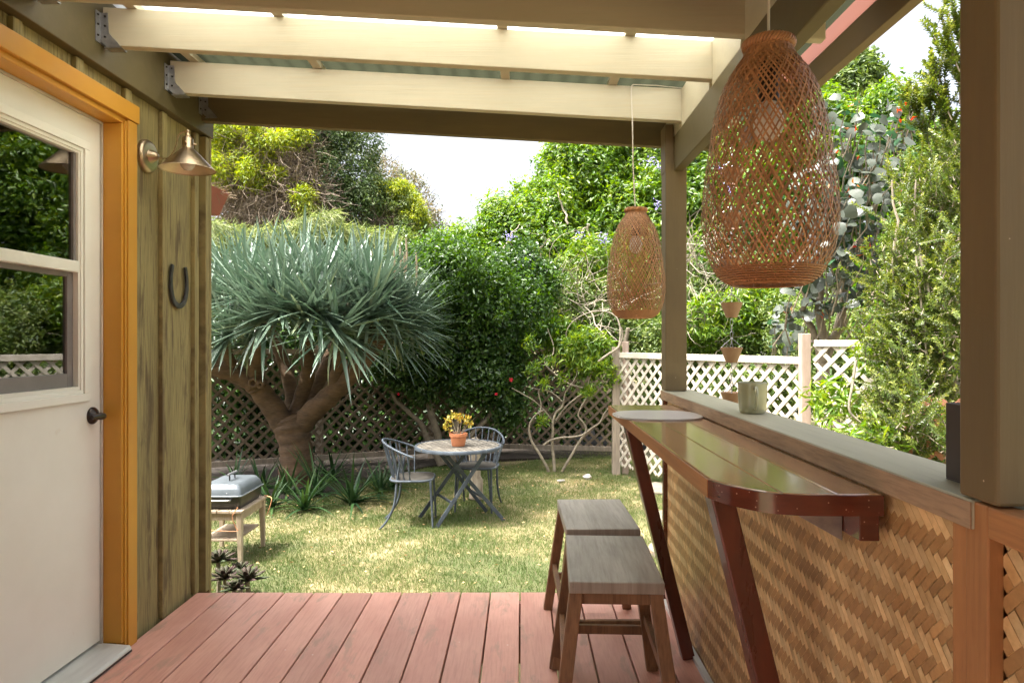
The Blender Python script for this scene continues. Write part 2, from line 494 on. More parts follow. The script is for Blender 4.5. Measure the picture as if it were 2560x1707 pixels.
_m = _nt.nodes.new('ShaderNodeMixShader'); _m.inputs[0].default_value = 0.45
_o = [n_ for n_ in _nt.nodes if n_.type == 'OUTPUT_MATERIAL'][0]
_s = _o.inputs[0].links[0].from_socket
_nt.links.new(_s, _m.inputs[1]); _nt.links.new(_d.outputs[0], _m.inputs[2]); _nt.links.new(_m.outputs[0], _o.inputs[0])

def polycarbonate(name='translucent_roof_sheet', tc=(0.66, 0.67, 0.62)):
    m, nt, out = new_mat(name)
    t = nt.nodes.new('ShaderNodeBsdfTranslucent')
    t.inputs['Color'].default_value = rgba(tc)
    d = nt.nodes.new('ShaderNodeBsdfDiffuse')
    d.inputs['Color'].default_value = (0.8, 0.78, 0.74, 1) if tc[0] > 0.5 else (0.085, 0.088, 0.06, 1)
    mx = nt.nodes.new('ShaderNodeMixShader')
    mx.inputs[0].default_value = 0.2
    nt.links.new(t.outputs[0], mx.inputs[1])
    nt.links.new(d.outputs[0], mx.inputs[2])
    nt.links.new(mx.outputs[0], out.inputs[0])
    return m
m_poly = polycarbonate()
m_poly2 = polycarbonate('darkened_roof_sheet', (0.022, 0.024, 0.014))  # dark tint put in for trees seen through the sheet and for dimmer light

def lawn_material(name, blade):
    m, nt, out = new_mat(name)
    mp = coords(nt, (1, 1, 1), rand=False)
    n1 = noise(nt, mp, 1.1, 4, 0.6)
    n2 = noise(nt, mp, 6.0, 5, 0.7)
    n3 = noise(nt, mp, 55.0, 3, 0.6)
    ad = nt.nodes.new('ShaderNodeMath'); ad.operation = 'MULTIPLY_ADD'
    nt.links.new(n2.outputs[0], ad.inputs[0]); ad.inputs[1].default_value = 0.55
    nt.links.new(n1.outputs[0], ad.inputs[2])
    if blade:
        c = [(0.66, (0.075, 0.145, 0.025)), (0.86, (0.14, 0.19, 0.045)), (1.0, (0.33, 0.31, 0.13))]
    else:
        c = [(0.62, (0.08, 0.095, 0.03)), (0.80, (0.17, 0.15, 0.06)), (0.95, (0.38, 0.30, 0.16))]
    col = ramp(nt, ad.outputs[0], c).outputs[0]
    f = ramp(nt, n3.outputs[0], [(0.35, 0.0), (0.7, 0.55)])
    col = mixc(nt, f.outputs[0], col, (0.19, 0.20, 0.07) if blade else (0.10, 0.08, 0.04))
    p = nt.nodes.new('ShaderNodeBsdfPrincipled')
    p.inputs['Roughness'].default_value = 0.6 if blade else 0.95
    nt.links.new(col, p.inputs['Base Color'])
    if blade:
        t = nt.nodes.new('ShaderNodeBsdfTranslucent')
        nt.links.new(col, t.inputs['Color'])
        mx = nt.nodes.new('ShaderNodeMixShader'); mx.inputs[0].default_value = 0.35
        nt.links.new(p.outputs[0], mx.inputs[1]); nt.links.new(t.outputs[0], mx.inputs[2])
        nt.links.new(mx.outputs[0], out.inputs[0])
    else:
        nt.links.new(p.outputs[0], out.inputs[0])
    return m
m_lawn = lawn_material('lawn_soil', False)
m_blade = lawn_material('grass_blade', True)

lf_glossy = leaf_mat('glossy_green_leaf', [(0.035, 0.085, 0.012), (0.07, 0.15, 0.018), (0.13, 0.23, 0.022), (0.24, 0.32, 0.03)], rough=0.36, trans=0.4)
lf_dark = leaf_mat('dark_green_leaf', [(0.018, 0.045, 0.010), (0.03, 0.075, 0.014), (0.05, 0.11, 0.02), (0.10, 0.18, 0.03)], rough=0.3, trans=0.25)
lf_mid = leaf_mat('mid_green_leaf', [(0.045, 0.09, 0.02), (0.09, 0.15, 0.03), (0.15, 0.21, 0.045), (0.24, 0.27, 0.08)], rough=0.45, trans=0.35)
lf_yellow = leaf_mat('yellow_green_leaf', [(0.12, 0.20, 0.02), (0.22, 0.30, 0.025), (0.34, 0.38, 0.03), (0.45, 0.44, 0.04)], rough=0.45, trans=0.4)
lf_olive = leaf_mat('olive_small_leaf', [(0.028, 0.06, 0.012), (0.065, 0.105, 0.018), (0.125, 0.165, 0.03), (0.30, 0.31, 0.07)], rough=0.34, trans=0.35)
lf_conifer = leaf_mat('evergreen_leaf', [(0.03, 0.06, 0.018), (0.055, 0.10, 0.025), (0.10, 0.15, 0.04), (0.17, 0.20, 0.07)], rough=0.5, trans=0.25)  # the evergreen's own dark green tones
lf_dragon = leaf_mat('dragon_tree_leaf', [(0.055, 0.10, 0.060), (0.11, 0.175, 0.118), (0.21, 0.28, 0.20), (0.30, 0.34, 0.14)], rough=0.30, trans=0.12, spec=0.8)
lf_aloe = leaf_mat('strap_leaf', [(0.018, 0.05, 0.018), (0.03, 0.075, 0.022), (0.06, 0.115, 0.03)], rough=0.45, trans=0.15, spec=0.35)
lf_hib = leaf_mat('grey_green_round_leaf', [(0.018, 0.055, 0.025), (0.035, 0.09, 0.042), (0.07, 0.135, 0.075), (0.17, 0.14, 0.14)], rough=0.36, trans=0.25, spec=0.45, back=(0.085, 0.10, 0.075))
lf_hib_orange = leaf_mat('orange_young_leaf', [(0.55, 0.16, 0.04), (0.45, 0.08, 0.05), (0.5, 0.25, 0.08)], rough=0.4, trans=0.4)
lf_jade = leaf_mat('jade_leaf', [(0.30, 0.30, 0.05), (0.45, 0.36, 0.05), (0.52, 0.30, 0.05)], rough=0.35, trans=0.15)
lf_succ = leaf_mat('purple_succulent_leaf', [(0.055, 0.075, 0.035), (0.075, 0.06, 0.04), (0.06, 0.035, 0.03)], rough=0.6, spec=0.2, trans=0.05)
lf_weep = leaf_mat('weeping_feathery_leaf', [(0.10, 0.15, 0.04), (0.18, 0.23, 0.07), (0.30, 0.33, 0.15)], rough=0.5, trans=0.4)
lf_blossom = leaf_mat('lilac_blossom', [(0.35, 0.30, 0.62), (0.52, 0.47, 0.75)], rough=0.6, trans=0.4)
lf_red = leaf_mat('red_blossom', [(0.62, 0.03, 0.05), (0.7, 0.06, 0.08)], rough=0.5, trans=0.3)
lf_haze = leaf_mat('thin_sparse_leaf', [(0.10, 0.13, 0.08), (0.17, 0.18, 0.10), (0.34, 0.24, 0.10)], rough=0.6, trans=0.35)
lf_debris = leaf_mat('dead_leaf', [(0.30, 0.18, 0.08), (0.42, 0.28, 0.12), (0.55, 0.42, 0.2)], rough=0.8, trans=0.1)

# ------------------------------------------------------------------ foliage tools (numpy)
def norm(a):
    return a / np.maximum(np.linalg.norm(a, axis=1, keepdims=True), 1e-9)

def np_mesh(name, V, faces_flat, nv, mt, parent=None, tone=None, smooth=False, **kw):
    "faces all with nv corners"
    me = bpy.data.meshes.new(name)
    o = ORG.get(parent.name, Vector((0, 0, 0))) if parent is not None else Vector((0, 0, 0))
    V = V - np.array([o.x, o.y, o.z])
    nf = len(faces_flat) // nv
    me.vertices.add(len(V))
    me.vertices.foreach_set('co', V.astype(np.float32).ravel())
    me.loops.add(len(faces_flat))
    me.loops.foreach_set('vertex_index', faces_flat.astype(np.int32))
    me.polygons.add(nf)
    me.polygons.foreach_set('loop_start', np.arange(0, nf * nv, nv, dtype=np.int32))
    if smooth:
        me.polygons.foreach_set('use_smooth', np.ones(nf, dtype=bool))
    me.update(calc_edges=True)
    me.validate()
    if tone is not None:
        at = me.attributes.new('leaf_tone', 'FLOAT', 'POINT')
        at.data.foreach_set('value', tone.astype(np.float32))
    me.materials.append(mt)
    ob = bpy.data.objects.new(name, me)
    COL.objects.link(ob)
    attach(ob, parent)
    return tag(ob, **kw) if kw else ob

def leaf_cloud(name, P, D, N, L, Wd, tone, mt, parent=None, fold=0.25, **kw):
    "each leaf: four corners, two triangles folded along the midrib"
    n = len(P)
    D = norm(D)
    S = norm(np.cross(D, N))
    N = np.cross(S, D)
    L = L[:, None]
    Wd = Wd[:, None]
    mid = P + D * L * 0.42
    a = mid + S * Wd * 0.5 + N * Wd * fold
    b = mid - S * Wd * 0.5 + N * Wd * fold
    tip = P + D * L - N * L * 0.10
    V = np.stack([P, a, tip, b], axis=1).reshape(-1, 3)
    base = (np.arange(n) * 4)[:, None]
    Fc = np.concatenate([base + 0, base + 1, base + 2, base + 0, base + 2, base + 3], axis=1).ravel()
    return np_mesh(name, V, Fc, 3, mt, parent, np.repeat(tone, 4), **kw)

def crown_points(blobs, n, clump=0.12, per=14, shell=0.5):
    "blobs: (centre, (rx, ry, rz), weight). Leaves in clumps, denser near the outer skin. Returns positions and outward directions"
    w = np.array([b[2] for b in blobs], float)
    w /= w.sum()
    nc = max(1, n // per)
    idx = rng.choice(len(blobs), nc, p=w)
    C = np.array([list(b[0]) for b in blobs])[idx]
    Rr = np.array([list(b[1]) for b in blobs])[idx]
    u = norm(rng.normal(size=(nc, 3)))
    rad = rng.random((nc, 1)) ** (1 / (3 + 4 * shell))
    lump = 1 + 0.16 * np.sin(u[:, :1] * 7 + C[:, :1] * 3) + 0.12 * np.sin(u[:, 2:] * 9 + 1.3 + C[:, 2:] * 2)
    cc = C + u * Rr * rad * lump
    cs = clump * (0.5 + rng.random((nc, 1)))
    P = np.repeat(cc, per, axis=0)
    off = norm(rng.normal(size=P.shape)) * (rng.random((len(P), 1)) ** 0.6) * np.repeat(cs, per, axis=0)
    P = P + off
    O = norm(np.repeat(u, per, axis=0) * 0.6 + norm(off + 1e-6) * 0.8)
    ct = np.repeat(rng.random(nc), per)
    return P, O, ct

def crown(name, blobs, n, leaf, mt, parent, clump=0.12, per=14, shell=0.5, ratio=0.45, up=0.35, droop=0.2, clip=None, tone_bias=0.0, **kw):
    P, O, ct = crown_points(blobs, n, clump, per, shell)
    if clip is not None:
        k = clip(P)
        P, O, ct = P[k], O[k], ct[k]
    m = len(P)
    N = norm(O + np.array([0, 0, up]) + rng.normal(size=(m, 3)) * 0.5)
    D = norm(np.cross(N, rng.normal(size=(m, 3)))) + O * 0.5 - np.array([0, 0, droop])
    L = leaf * (0.65 + 0.7 * rng.random(m))
    tone = np.clip(0.45 * ct + 0.55 * rng.random(m) + tone_bias, 0, 1)
    return leaf_cloud(name, P, D, N, L, L * ratio, tone, mt, parent, kind='stuff', **kw)

def blob(x, y, Y, rx, ry, rd, w=None):
    "an ellipsoid given by its centre and half sizes in photograph pixels and its half depth in metres"
    s = F / Y
    c = W(x, y, Y)
    r = (rx / s, rd, ry / s)
    return (c, r, w if w else (rx * ry) ** 0.9 / 100)

def branch_tubes(mb, p0, p1, r0, r1, wob=0.08, seg=6, n=7):
    p0, p1 = Vector(p0), Vector(p1)
    L = (p1 - p0).length
    pts = []
    for i in range(n):
        t = i / (n - 1)
        q = p0.lerp(p1, t)
        k = wob * L * math.sin(math.pi * t)
        q += Vector((random.uniform(-k, k), random.uniform(-k, k), random.uniform(-k, k)))
        pts.append(q)
    mb.tube(pts, [r0 + (r1 - r0) * i / (n - 1) for i in range(n)], seg)
    return pts

def twigs(name, blobs, n, length, rad, mt, parent, steps=4, wob=0.5, bias=(0, 0, 0.2), seg=3, **kw):
    "many thin branching twigs as one mesh"
    w = [b[2] for b in blobs]
    mb = MB()
    for _ in range(n):
        b = random.choices(blobs, w)[0]
        u = Vector(norm(rng.normal(size=(1, 3)))[0])
        rr = random.random() ** 0.4
        p = Vector((b[0][0] + u.x * b[1][0] * rr, b[0][1] + u.y * b[1][1] * rr, b[0][2] + u.z * b[1][2] * rr))
        d = (u * 0.6 + Vector(bias) + Vector(rng.normal(size=3)) * 0.5).normalized()
        L = length * random.uniform(0.5, 1.4)
        pts = [p]
        for k in range(steps):
            d = (d + Vector(rng.normal(size=3)) * wob * 0.5).normalized()
            p = p + d * (L / steps)
            pts.append(p)
        mb.tube(pts, [rad * (1 - 0.8 * k / steps) for k in range(steps + 1)], seg, cap=False)
    return mb.build(name, mt, parent, kind='stuff', **kw)

# ================================================================== THE SETTING: ground, deck
lawn_ground = MB()
NX, NY = 60, 60
xs = [-120, -60, -30, -14] + [(-9 + 18 * i / NX) for i in range(NX + 1)] + [14, 30, 60, 120]
ys = [-60, -20, -8] + [(-3 + 17 * i / NY) for i in range(NY + 1)] + [20, 40, 90, 200]
def gz(x, y):
    if abs(x) > 12 or y < -3 or y > 16:
        return GZ
    return GZ + 0.012 * math.sin(x * 1.7 + y * 0.6) + 0.010 * math.sin(y * 2.3 - x) - 0.01
lawn_ground.v = [(x, y, gz(x, y)) for y in ys for x in xs]
nxs = len(xs)
lawn_ground.f = [(j * nxs + i, j * nxs + i + 1, (j + 1) * nxs + i + 1, (j + 1) * nxs + i) for j in range(len(ys) - 1) for i in range(nxs - 1)]
lawn_ground.build('ground', m_lawn, smooth=True, kind='structure')

bed = MB()
outl = [(-12, 22), (-12, 7.5), (-4.2, 7.4), (-3.4, 7.3), (-2.3, 7.4), (-1.9, 7.8), (-1.7, 8.6), (-1.0, 9.5), (0.2, 9.9), (2.2, 9.9), (4.5, 9.9), (4.5, 22)]
o2 = [p.to_tuple() for p in spline([(x, y, 0) for x, y in outl[1:-1]], 5)]
bed.prism([outl[0]] + [(p[0], p[1]) for p in o2] + [outl[-1]], 'z', GZ - 0.05, GZ + 0.012)
bed.build('planting_bed', m_mulch, kind='structure')

# deck of painted boards
deck = thing('deck', None, None, kind='structure')
YF = 3.308
pitch = 0.1424
x = -1.430 - pitch
gap = 0.0065
k = 0
m0 = None
while x < 0.64:
    x1 = x + pitch
    w0, w1 = x + gap / 2, min(x1 - gap / 2, 0.80)
    mb = MB().box(w0, w1, -1.8, YF + random.uniform(-0.004, 0.004), -0.036, random.uniform(-0.0015, 0.0005))
    mb.build('board', m_deck, deck, bevel=0.003)
    x = x1
for yj in (-1.2, -0.6, 0, 0.6, 1.2, 1.8, 2.4, 3.0):
    MB().box(-1.6, 0.8, yj, yj + 0.04, -0.20, -0.038).build('joist', m_trim, deck)
MB().box(-1.6, 0.8, YF - 0.05, YF - 0.012, -0.22, -0.037).build('rim_joist', m_deck, deck)

# ================================================================== THE HOUSE WALL
house = thing('house', 'olive board and batten house wall with mustard door trim on the left of the deck', 'house', (-1.6, 1.0, 0))
XS = -1.59
for y0, y1, z0 in ((0.45, 1.60, 0.0), (1.60, 1.79, 2.10), (1.79, 2.09, 2.10), (2.093, 2.39, 2.10), (2.393, 2.70, 2.10),
                   (2.70, 3.012, -0.02), (3.016, 3.303, -0.02), (3.307, 3.40, -0.02)):
    MB().box(-1.62, XS, y0, y1, z0, 2.60).build('siding_board', m_siding, house, bevel=0.002)
for y0, z0, z1 in ((1.81, 2.168, 2.222), (2.11, 2.168, 2.222), (2.41, 2.168, 2.222), (2.712, 2.168, 2.222), (2.99, 0.0, 2.222), (3.285, 0.0, 2.222)):
    MB().box(XS, -1.570, y0, y0 + 0.042, z0, z1).build('batten', m_siding, house, bevel=0.003)
MB().box(XS, -1.553, 3.362, 3.402, -0.02, 2.222).build('corner_trim', m_siding, house, bevel=0.003)
MB().box(-1.62, -1.553, 3.403, 3.425, -0.45, 2.60).build('corner_trim', m_siding, house, bevel=0.003)
MB().box(-1.60, -1.545, -1.9, 3.43, 2.227, 2.52).build('ledger_board', m_olive, house, bevel=0.003)
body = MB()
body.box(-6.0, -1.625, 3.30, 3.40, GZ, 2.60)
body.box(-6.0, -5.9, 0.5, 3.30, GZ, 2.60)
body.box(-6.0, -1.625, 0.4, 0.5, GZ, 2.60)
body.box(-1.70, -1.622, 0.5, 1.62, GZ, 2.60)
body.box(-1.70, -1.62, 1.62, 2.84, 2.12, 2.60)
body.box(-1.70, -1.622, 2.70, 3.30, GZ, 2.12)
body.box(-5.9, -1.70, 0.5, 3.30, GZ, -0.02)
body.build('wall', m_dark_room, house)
MB().box(-6.4, -1.50, 0.2, 3.52, 2.605, 2.72).build('roof', m_roofing, house)
# gutter on the far side of the house corner
gt = thing('gutter', 'rust red rain gutter end filled with dry needles, on the house corner', 'gutter', (-1.66, 3.6, 2.0))
g = MB().prism([(-1.80, 1.90), (-1.655, 1.90), (-1.60, 2.02), (-1.612, 2.02), (-1.664, 1.91), (-1.79, 1.91), (-1.79, 2.02), (-1.80, 2.02)], 'y', 3.44, 3.74)
g.prism([(-1.79, 1.912), (-1.666, 1.912), (-1.614, 2.018), (-1.79, 2.018)], 'y', 3.732, 3.738)
g.build('trough', m_gutter, gt)
nd = MB()
for i in range(240):
    px, py = random.uniform(-1.79, -1.60), random.uniform(3.44, 3.78)
    d = Vector((random.uniform(-1, 1), random.uniform(-1, 1), random.uniform(-0.25, 0.3))).normalized() * random.uniform(0.04, 0.1)
    p = Vector((px, py, 2.018 + random.uniform(-0.02, 0.018)))
    nd.tube([p, p + d], 0.0012, 3, cap=False)
nd.build('needle_litter', m_needles, gt, kind='stuff')

# ------------------------------------------------------------------ door frame and door
fr = thing('door_frame', 'mustard yellow wooden frame round the white door', 'door frame', (-1.6, 2.2, 0))
MB().box(-1.69, -1.567, 2.677, 2.700, 0.032, 2.071).build('jamb', m_yellow, fr, bevel=0.002)
MB().box(-1.69, -1.567, 1.60, 2.70, 2.073, 2.094).build('head_jamb', m_yellow, fr, bevel=0.002)
MB().box(XS - 0.004, -1.555, 2.703, 2.766, 0.0, 2.092).build('side_casing', m_yellow, fr, bevel=0.003)
MB().box(XS - 0.006, -1.560, 2.6895, 2.701, 0.02, 2.084).build('inner_bead', m_yellow, fr, bevel=0.002)
MB().box(XS - 0.004, -1.551, 1.55, 2.777, 2.0945, 2.165).build('head_casing', m_yellow, fr, bevel=0.003)
MB().box(-1.658, -1.638, 2.666, 2.675, 0.035, 2.07).build('weather_strip', m_stop, fr)
MB().box(-1.658, -1.638, 1.60, 2.666, 2.063, 2.0715).build('weather_strip', m_stop, fr)
th = MB().prism([(-1.72, 0.0), (-1.525, 0.0), (-1.525, 0.018), (-1.532, 0.028), (-1.60, 0.034), (-1.72, 0.040)], 'y', 1.60, 2.672)
th.build('threshold', m_threshold, fr, bevel=0.0015)
MB().box(-1.527, -1.523, 1.60, 2.672, 0.004, 0.012).build('threshold_seal', m_bronze, fr)

door = thing('door', 'off white half glazed door with a dark lever handle', 'door', (-1.66, 2.2, 0.05))
DX = -1.645
sl = MB()
oy0, oy1, oz0, oz1 = 1.88, 2.545, 1.035, 1.925
sl.box(-1.69, DX, 1.76, oy0, 0.05, 2.062)
sl.box(-1.69, DX, oy1, 2.664, 0.05, 2.062)
sl.box(-1.69, DX, oy0, oy1, 0.05, oz0)
sl.box(-1.69, DX, oy0, oy1, oz1, 2.062)
sl.build('door_slab', m_door, door)
# stepped moulding round the window
for d, wd, xx in ((0.0, 0.030, 0.013), (0.030, 0.014, 0.007)):
    a0, a1, b0, b1 = 1.84 + d, 2.585 - d, 0.990 + d, 1.965 - d
    f = MB()
    f.box(DX, DX + xx, a0, a1, b1 - wd, b1)
    f.box(DX, DX + xx, a0, a1, b0, b0 + wd)
    f.box(DX, DX + xx, a0, a0 + wd, b0 + wd, b1 - wd)
    f.box(DX, DX + xx, a1 - wd, a1, b0 + wd, b1 - wd)
    f.build('window_moulding', m_door, door, bevel=0.002)
wf = MB()
wf.box(-1.672, DX + 0.002, oy1 - 0.012, oy1, oz0, oz1)
wf.box(-1.672, DX + 0.002, oy0, oy0 + 0.012, oz0, oz1)
wf.box(-1.672, DX + 0.002, oy0 + 0.012, oy1 - 0.012, oz0, oz0 + 0.012)
wf.box(-1.672, DX + 0.002, oy0 + 0.012, oy1 - 0.012, oz1 - 0.012, oz1)
wf.build('window_frame', m_door, door)
MB().box(-1.668, DX + 0.005, oy0 + 0.012, oy1 - 0.012, 1.470, 1.512).build('meeting_rail', m_door, door, bevel=0.003)
sh = MB()
sh.box(-1.680, -1.662, oy1 - 0.045, oy1 - 0.013, oz0 + 0.012, 1.470)
sh.box(-1.680, -1.662, oy0 + 0.013, oy0 + 0.045, oz0 + 0.012, 1.470)
sh.box(-1.680, -1.662, oy0 + 0.045, oy1 - 0.045, oz0 + 0.012, oz0 + 0.062)
sh.box(-1.680, -1.662, oy0 + 0.045, oy1 - 0.045, 1.452, 1.470)
sh.build('lower_sash', m_sash, door, bevel=0.002)
sh = MB()
sh.box(-1.668, -1.652, oy1 - 0.026, oy1 - 0.0125, 1.512, oz1 - 0.012)
sh.box(-1.668, -1.652, oy0 + 0.0125, oy0 + 0.026, 1.512, oz1 - 0.012)
sh.build('upper_sash', m_sash, door)
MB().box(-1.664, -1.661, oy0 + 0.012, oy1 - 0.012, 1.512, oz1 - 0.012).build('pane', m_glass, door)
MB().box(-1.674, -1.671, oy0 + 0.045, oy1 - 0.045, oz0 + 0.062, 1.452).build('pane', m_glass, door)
hy, hz = 2.617, 0.931
hd = MB()
hd.lathe([(0.033, 0.0), (0.033, 0.004), (0.029, 0.010), (0.016, 0.014), (0.012, 0.020)], (DX, hy, hz), 24, 'x', close=True)
hd.tube(spline([(DX + 0.012, hy, hz - 0.002), (DX + 0.036, hy, hz - 0.006), (DX + 0.050, hy - 0.012, hz + 0.000), (DX + 0.054, hy - 0.045, hz + 0.004), (DX + 0.052, hy - 0.085, hz + 0.002)], 5),
        lerp_list([0.012, 0.011, 0.012, 0.011, 0.008], 21), 10)
hd.build('handle', m_bronze, door, smooth=True)
# roller shade in the room, and a stand-in for a post mirrored in the pane
MB().box(-1.86, -1.85, 1.70, 2.68, 1.29, 1.98).build('roller_shade', m_curtain, None)
tag(bpy.data.objects['roller_shade'], 'taupe roller shade half drawn behind the door glass', 'window shade')
MB().box(-2.62, -2.58, 2.62, 2.72, 0.6, 1.28).build('reflection_post', m_rug_white, None)  # solid stand-in for a white post reflected in the lower pane
tag(bpy.data.objects['reflection_post'], 'pale upright post behind the lower pane, standing in for a reflection', 'post')

# ------------------------------------------------------------------ patio roof: rafters, beams, posts
def rz(x):                       # underside of the rafters
    return 2.300 - 0.055 * (x + 1.55)
proof = thing('patio_roof', 'cream raftered lean-to patio roof with a translucent strip over the deck', 'roof', (-0.3, 2.4, 2.2))
def rafter(y0, mt, xa=-1.536, xb=0.955, dz=0.0, depth=0.142, name='rafter', notch=True, thick=0.038):
    pts = []
    if notch:
        pts = [(xa, rz(xa) + 0.040 + dz), (xa + 0.035, rz(xa) + dz)]
    else:
        pts = [(xa, rz(xa) + dz)]
    pts += [(xb, rz(xb) + dz), (xb, rz(xb) + depth + dz), (xa, rz(xa) + depth + dz)]
    return MB().prism(pts, 'y', y0, y0 + thick).build(name, mt, proof, bevel=0.003)
for y0 in (-1.3, -0.7, -0.1, 0.5, 1.1, 1.63, 2.139, 2.505, 2.985):
    rafter(y0, m_cream)
far_beam = rafter(3.30, m_olive_x, xa=-1.545, xb=0.94, dz=-0.022, depth=0.165, name='end_beam', notch=False, thick=0.04)
# the olive beam along the open side, on the posts
MB().box(0.698, 0.742, -1.6, 3.215, 1.992, 2.150).build('side_beam', m_olive, proof, bevel=0.004)
for a, b in ((2.177, 2.505), (2.543, 2.985), (3.023, 3.30), (1.668, 2.139), (1.138, 1.63), (0.538, 1.1)):
    MB().prism([(0.700, 2.152), (0.738, 2.152), (0.738, rz(0.738) + 0.140), (0.700, rz(0.7) + 0.140)], 'y', a + 0.001, b - 0.001).build('blocking', m_cream, proof, bevel=0.002)
for xp in (-1.43, -0.89, -0.07, 0.40, 0.86):
    MB().prism([(xp - 0.019, rz(xp - 0.019) + 0.1425), (xp + 0.019, rz(xp + 0.019) + 0.1425), (xp + 0.019, rz(xp) + 0.166), (xp - 0.019, rz(xp) + 0.168)], 'y', 2.137, 3.42).build('purlin', m_cream, proof)
def sheet(y0, y1, mt, name, th=0.003, off=0.170):
    xa, xb = -1.54, 1.16
    n = 90 if mt is not m_roofing else 2
    top, bot = [], []
    for i in range(n + 1):
        xx = xa + (xb - xa) * i / n
        wv = 0.006 * math.cos(i * math.pi / 2 * 1.0) if n > 2 else 0
        top.append((xx, rz(xx) + off + 0.012 + wv + th))
        bot.append((xx, rz(xx) + off + 0.012 + wv))
    return MB().prism(bot + top[::-1], 'y', y0, y1)
def corr(y0, y1, mt, name, label=None, xa=-1.54, xb=1.16):
    n = int((xb - xa) * 74)
    mb = MB()
    for i in range(n + 1):
        xx = xa + (xb - xa) * i / n
        zz = rz(xx) + 0.178 + 0.006 * math.cos(i * math.pi / 3)
        mb.v += [(xx, y0, zz), (xx, y1, zz)]
    for i in range(n):
        mb.f.append((2 * i, 2 * i + 2, 2 * i + 3, 2 * i + 1))
    o = mb.build(name, mt, proof, smooth=True)
    if label: o['label'] = label
corr(2.03, 2.90, m_poly, 'roof_sheet', 'white translucent corrugated sheet', xb=0.80)
corr(2.03, 2.90, m_poly2, 'roof_sheet', 'darkened overhanging corrugated sheet that dims the light on the fascia', xa=0.803, xb=1.09)  # sheet colour darkened so less light falls on the fascia boards
corr(2.903, 3.47, m_poly2, 'roof_sheet', 'grey green tinted corrugated sheet standing for trees seen through it')  # tint imitates the view through to trees and keeps the end beam dark
MB().prism([(-1.54, rz(-1.54) + 0.1445), (1.085, rz(1.085) + 0.1445), (1.085, rz(1.085) + 0.164), (-1.54, rz(-1.54) + 0.164)], 'y', -1.6, 2.134).build('roof_boarding', m_roofing, proof)
# outer fascia: tan board with the rust red board behind and above it
MB().box(1.088, 1.126, -1.6, 3.40, 2.168, 2.262).build('fascia', m_tan_board, proof, bevel=0.003)
MB().box(1.128, 1.160, -1.6, 3.40, 2.240, 2.375).build('fascia', m_red_board, proof, bevel=0.003)
bpy.data.objects['fascia.001']['label'] = 'rust red upper fascia board'
for y0 in (2.505, 2.985, 2.139, 3.30):
    hb = MB()
    z0 = rz(-1.545)
    hb.box(-1.544, -1.541, y0 - 0.032, y0 + 0.070, z0 + 0.005, z0 + 0.118)
    hb.prism([(-1.541, z0 + 0.015), (-1.521, z0 - 0.004), (-1.468, z0 - 0.007), (-1.480, z0 + 0.010), (-1.512, z0 + 0.045), (-1.516, z0 + 0.118), (-1.541, z0 + 0.118)], 'y', y0 - 0.0035, y0 - 0.0005)
    hb.prism([(-1.541, z0 + 0.015), (-1.521, z0 - 0.004), (-1.468, z0 - 0.007), (-1.480, z0 + 0.010), (-1.512, z0 + 0.045), (-1.516, z0 + 0.118), (-1.541, z0 + 0.118)], 'y', y0 + 0.0385, y0 + 0.0415)
    hb.box(-1.528, -1.47, y0 - 0.002, y0 + 0.041, z0 - 0.009, z0 - 0.006)
    hb2 = hb.build('joist_hanger', m_galv, proof)
    nl = MB()
    for zz in (0.03, 0.07, 0.105):
        nl.lathe([(0.0045, 0), (0.003, 0.004), (0.0, 0.005)], (-1.541, y0 - 0.020, z0 + zz), 8, 'x')
        nl.lathe([(0.0045, 0), (0.003, -0.004), (0.0, -0.005)], (-1.525, y0 - 0.0035, z0 + zz), 8, 'y')
    nl.build('nail', m_bronze, hb2)

far_post = MB().box(0.660, 0.757, 3.120, 3.215, 0.988, 2.150)
far_post.box(0.6575, 0.696, 3.118, 3.217, 1.99, 2.205)
pst = far_post.build('post', m_post, None, bevel=0.004)
tag(pst, 'slim olive post at the far corner of the deck, on the end of the rail', 'post')
pst2 = MB().box(0.660, 0.756, 0.948, 1.030, 0.988, 1.990).build('post', m_post, None, bevel=0.005)
tag(pst2, 'large olive post in the right foreground', 'post')

pw = thing('light_block_wall', 'unseen olive board wall added behind the camera to block light', 'wall', (-0.2, -1.9, 0))  # added out of view so faces turned to the camera stay darker
for k in range(9):
    MB().box(-1.60 + k * 0.31, -1.60 + k * 0.31 + 0.307, -1.93, -1.90, 0.0, 2.45).build('siding_board', m_siding, pw, bevel=0.002)
# ------------------------------------------------------------------ bar wall with woven bamboo
bar = thing('bar_wall', 'half wall faced with woven bamboo matting under a sage green rail', 'half wall', (0.7, 2.0, 0))
MB().box(0.660, 0.805, 1.000, 3.225, 0.942, 0.986).build('rail_cap', m_rail_top, bar, bevel=0.003)
MB().box(0.6575, 0.6598, 1.000, 3.222, 0.9435, 0.9825).build('rail_edge', m_rail_edge, bar)
MB().box(0.690, 0.800, 1.03, 3.21, -0.03, 0.94).build('core', m_trim, bar)
MB().box(0.668, 0.690, 1.0235, 1.058, 0.0, 0.9405).build('stile', m_trim, bar, bevel=0.002)
MB().box(0.664, 0.690, 3.185, 3.215, 0.0, 0.9405).build('stile', m_counter_edge, bar, bevel=0.002)
MB().box(0.664, 0.6885, 0.9715, 1.0210, 0.0, 0.984).build('stile', m_trim, bar, bevel=0.003)
MB().box(0.663, 0.700, -1.2, 0.9705, 0.938, 0.984).build('frame_rail', m_trim_y, bar, bevel=0.003)
MB().box(0.701, 0.805, -1.2, 0.998, 0.930, 0.974).build('rail_cap', m_rail_top, bar, bevel=0.003)
MB().box(0.702, 0.800, -1.2, 1.02, -0.03, 0.928).build('core', m_trim, bar)
MB().box(0.655, 0.676, 1.06, 3.18, 0.0, 0.016).build('base_strip', m_threshold, bar)

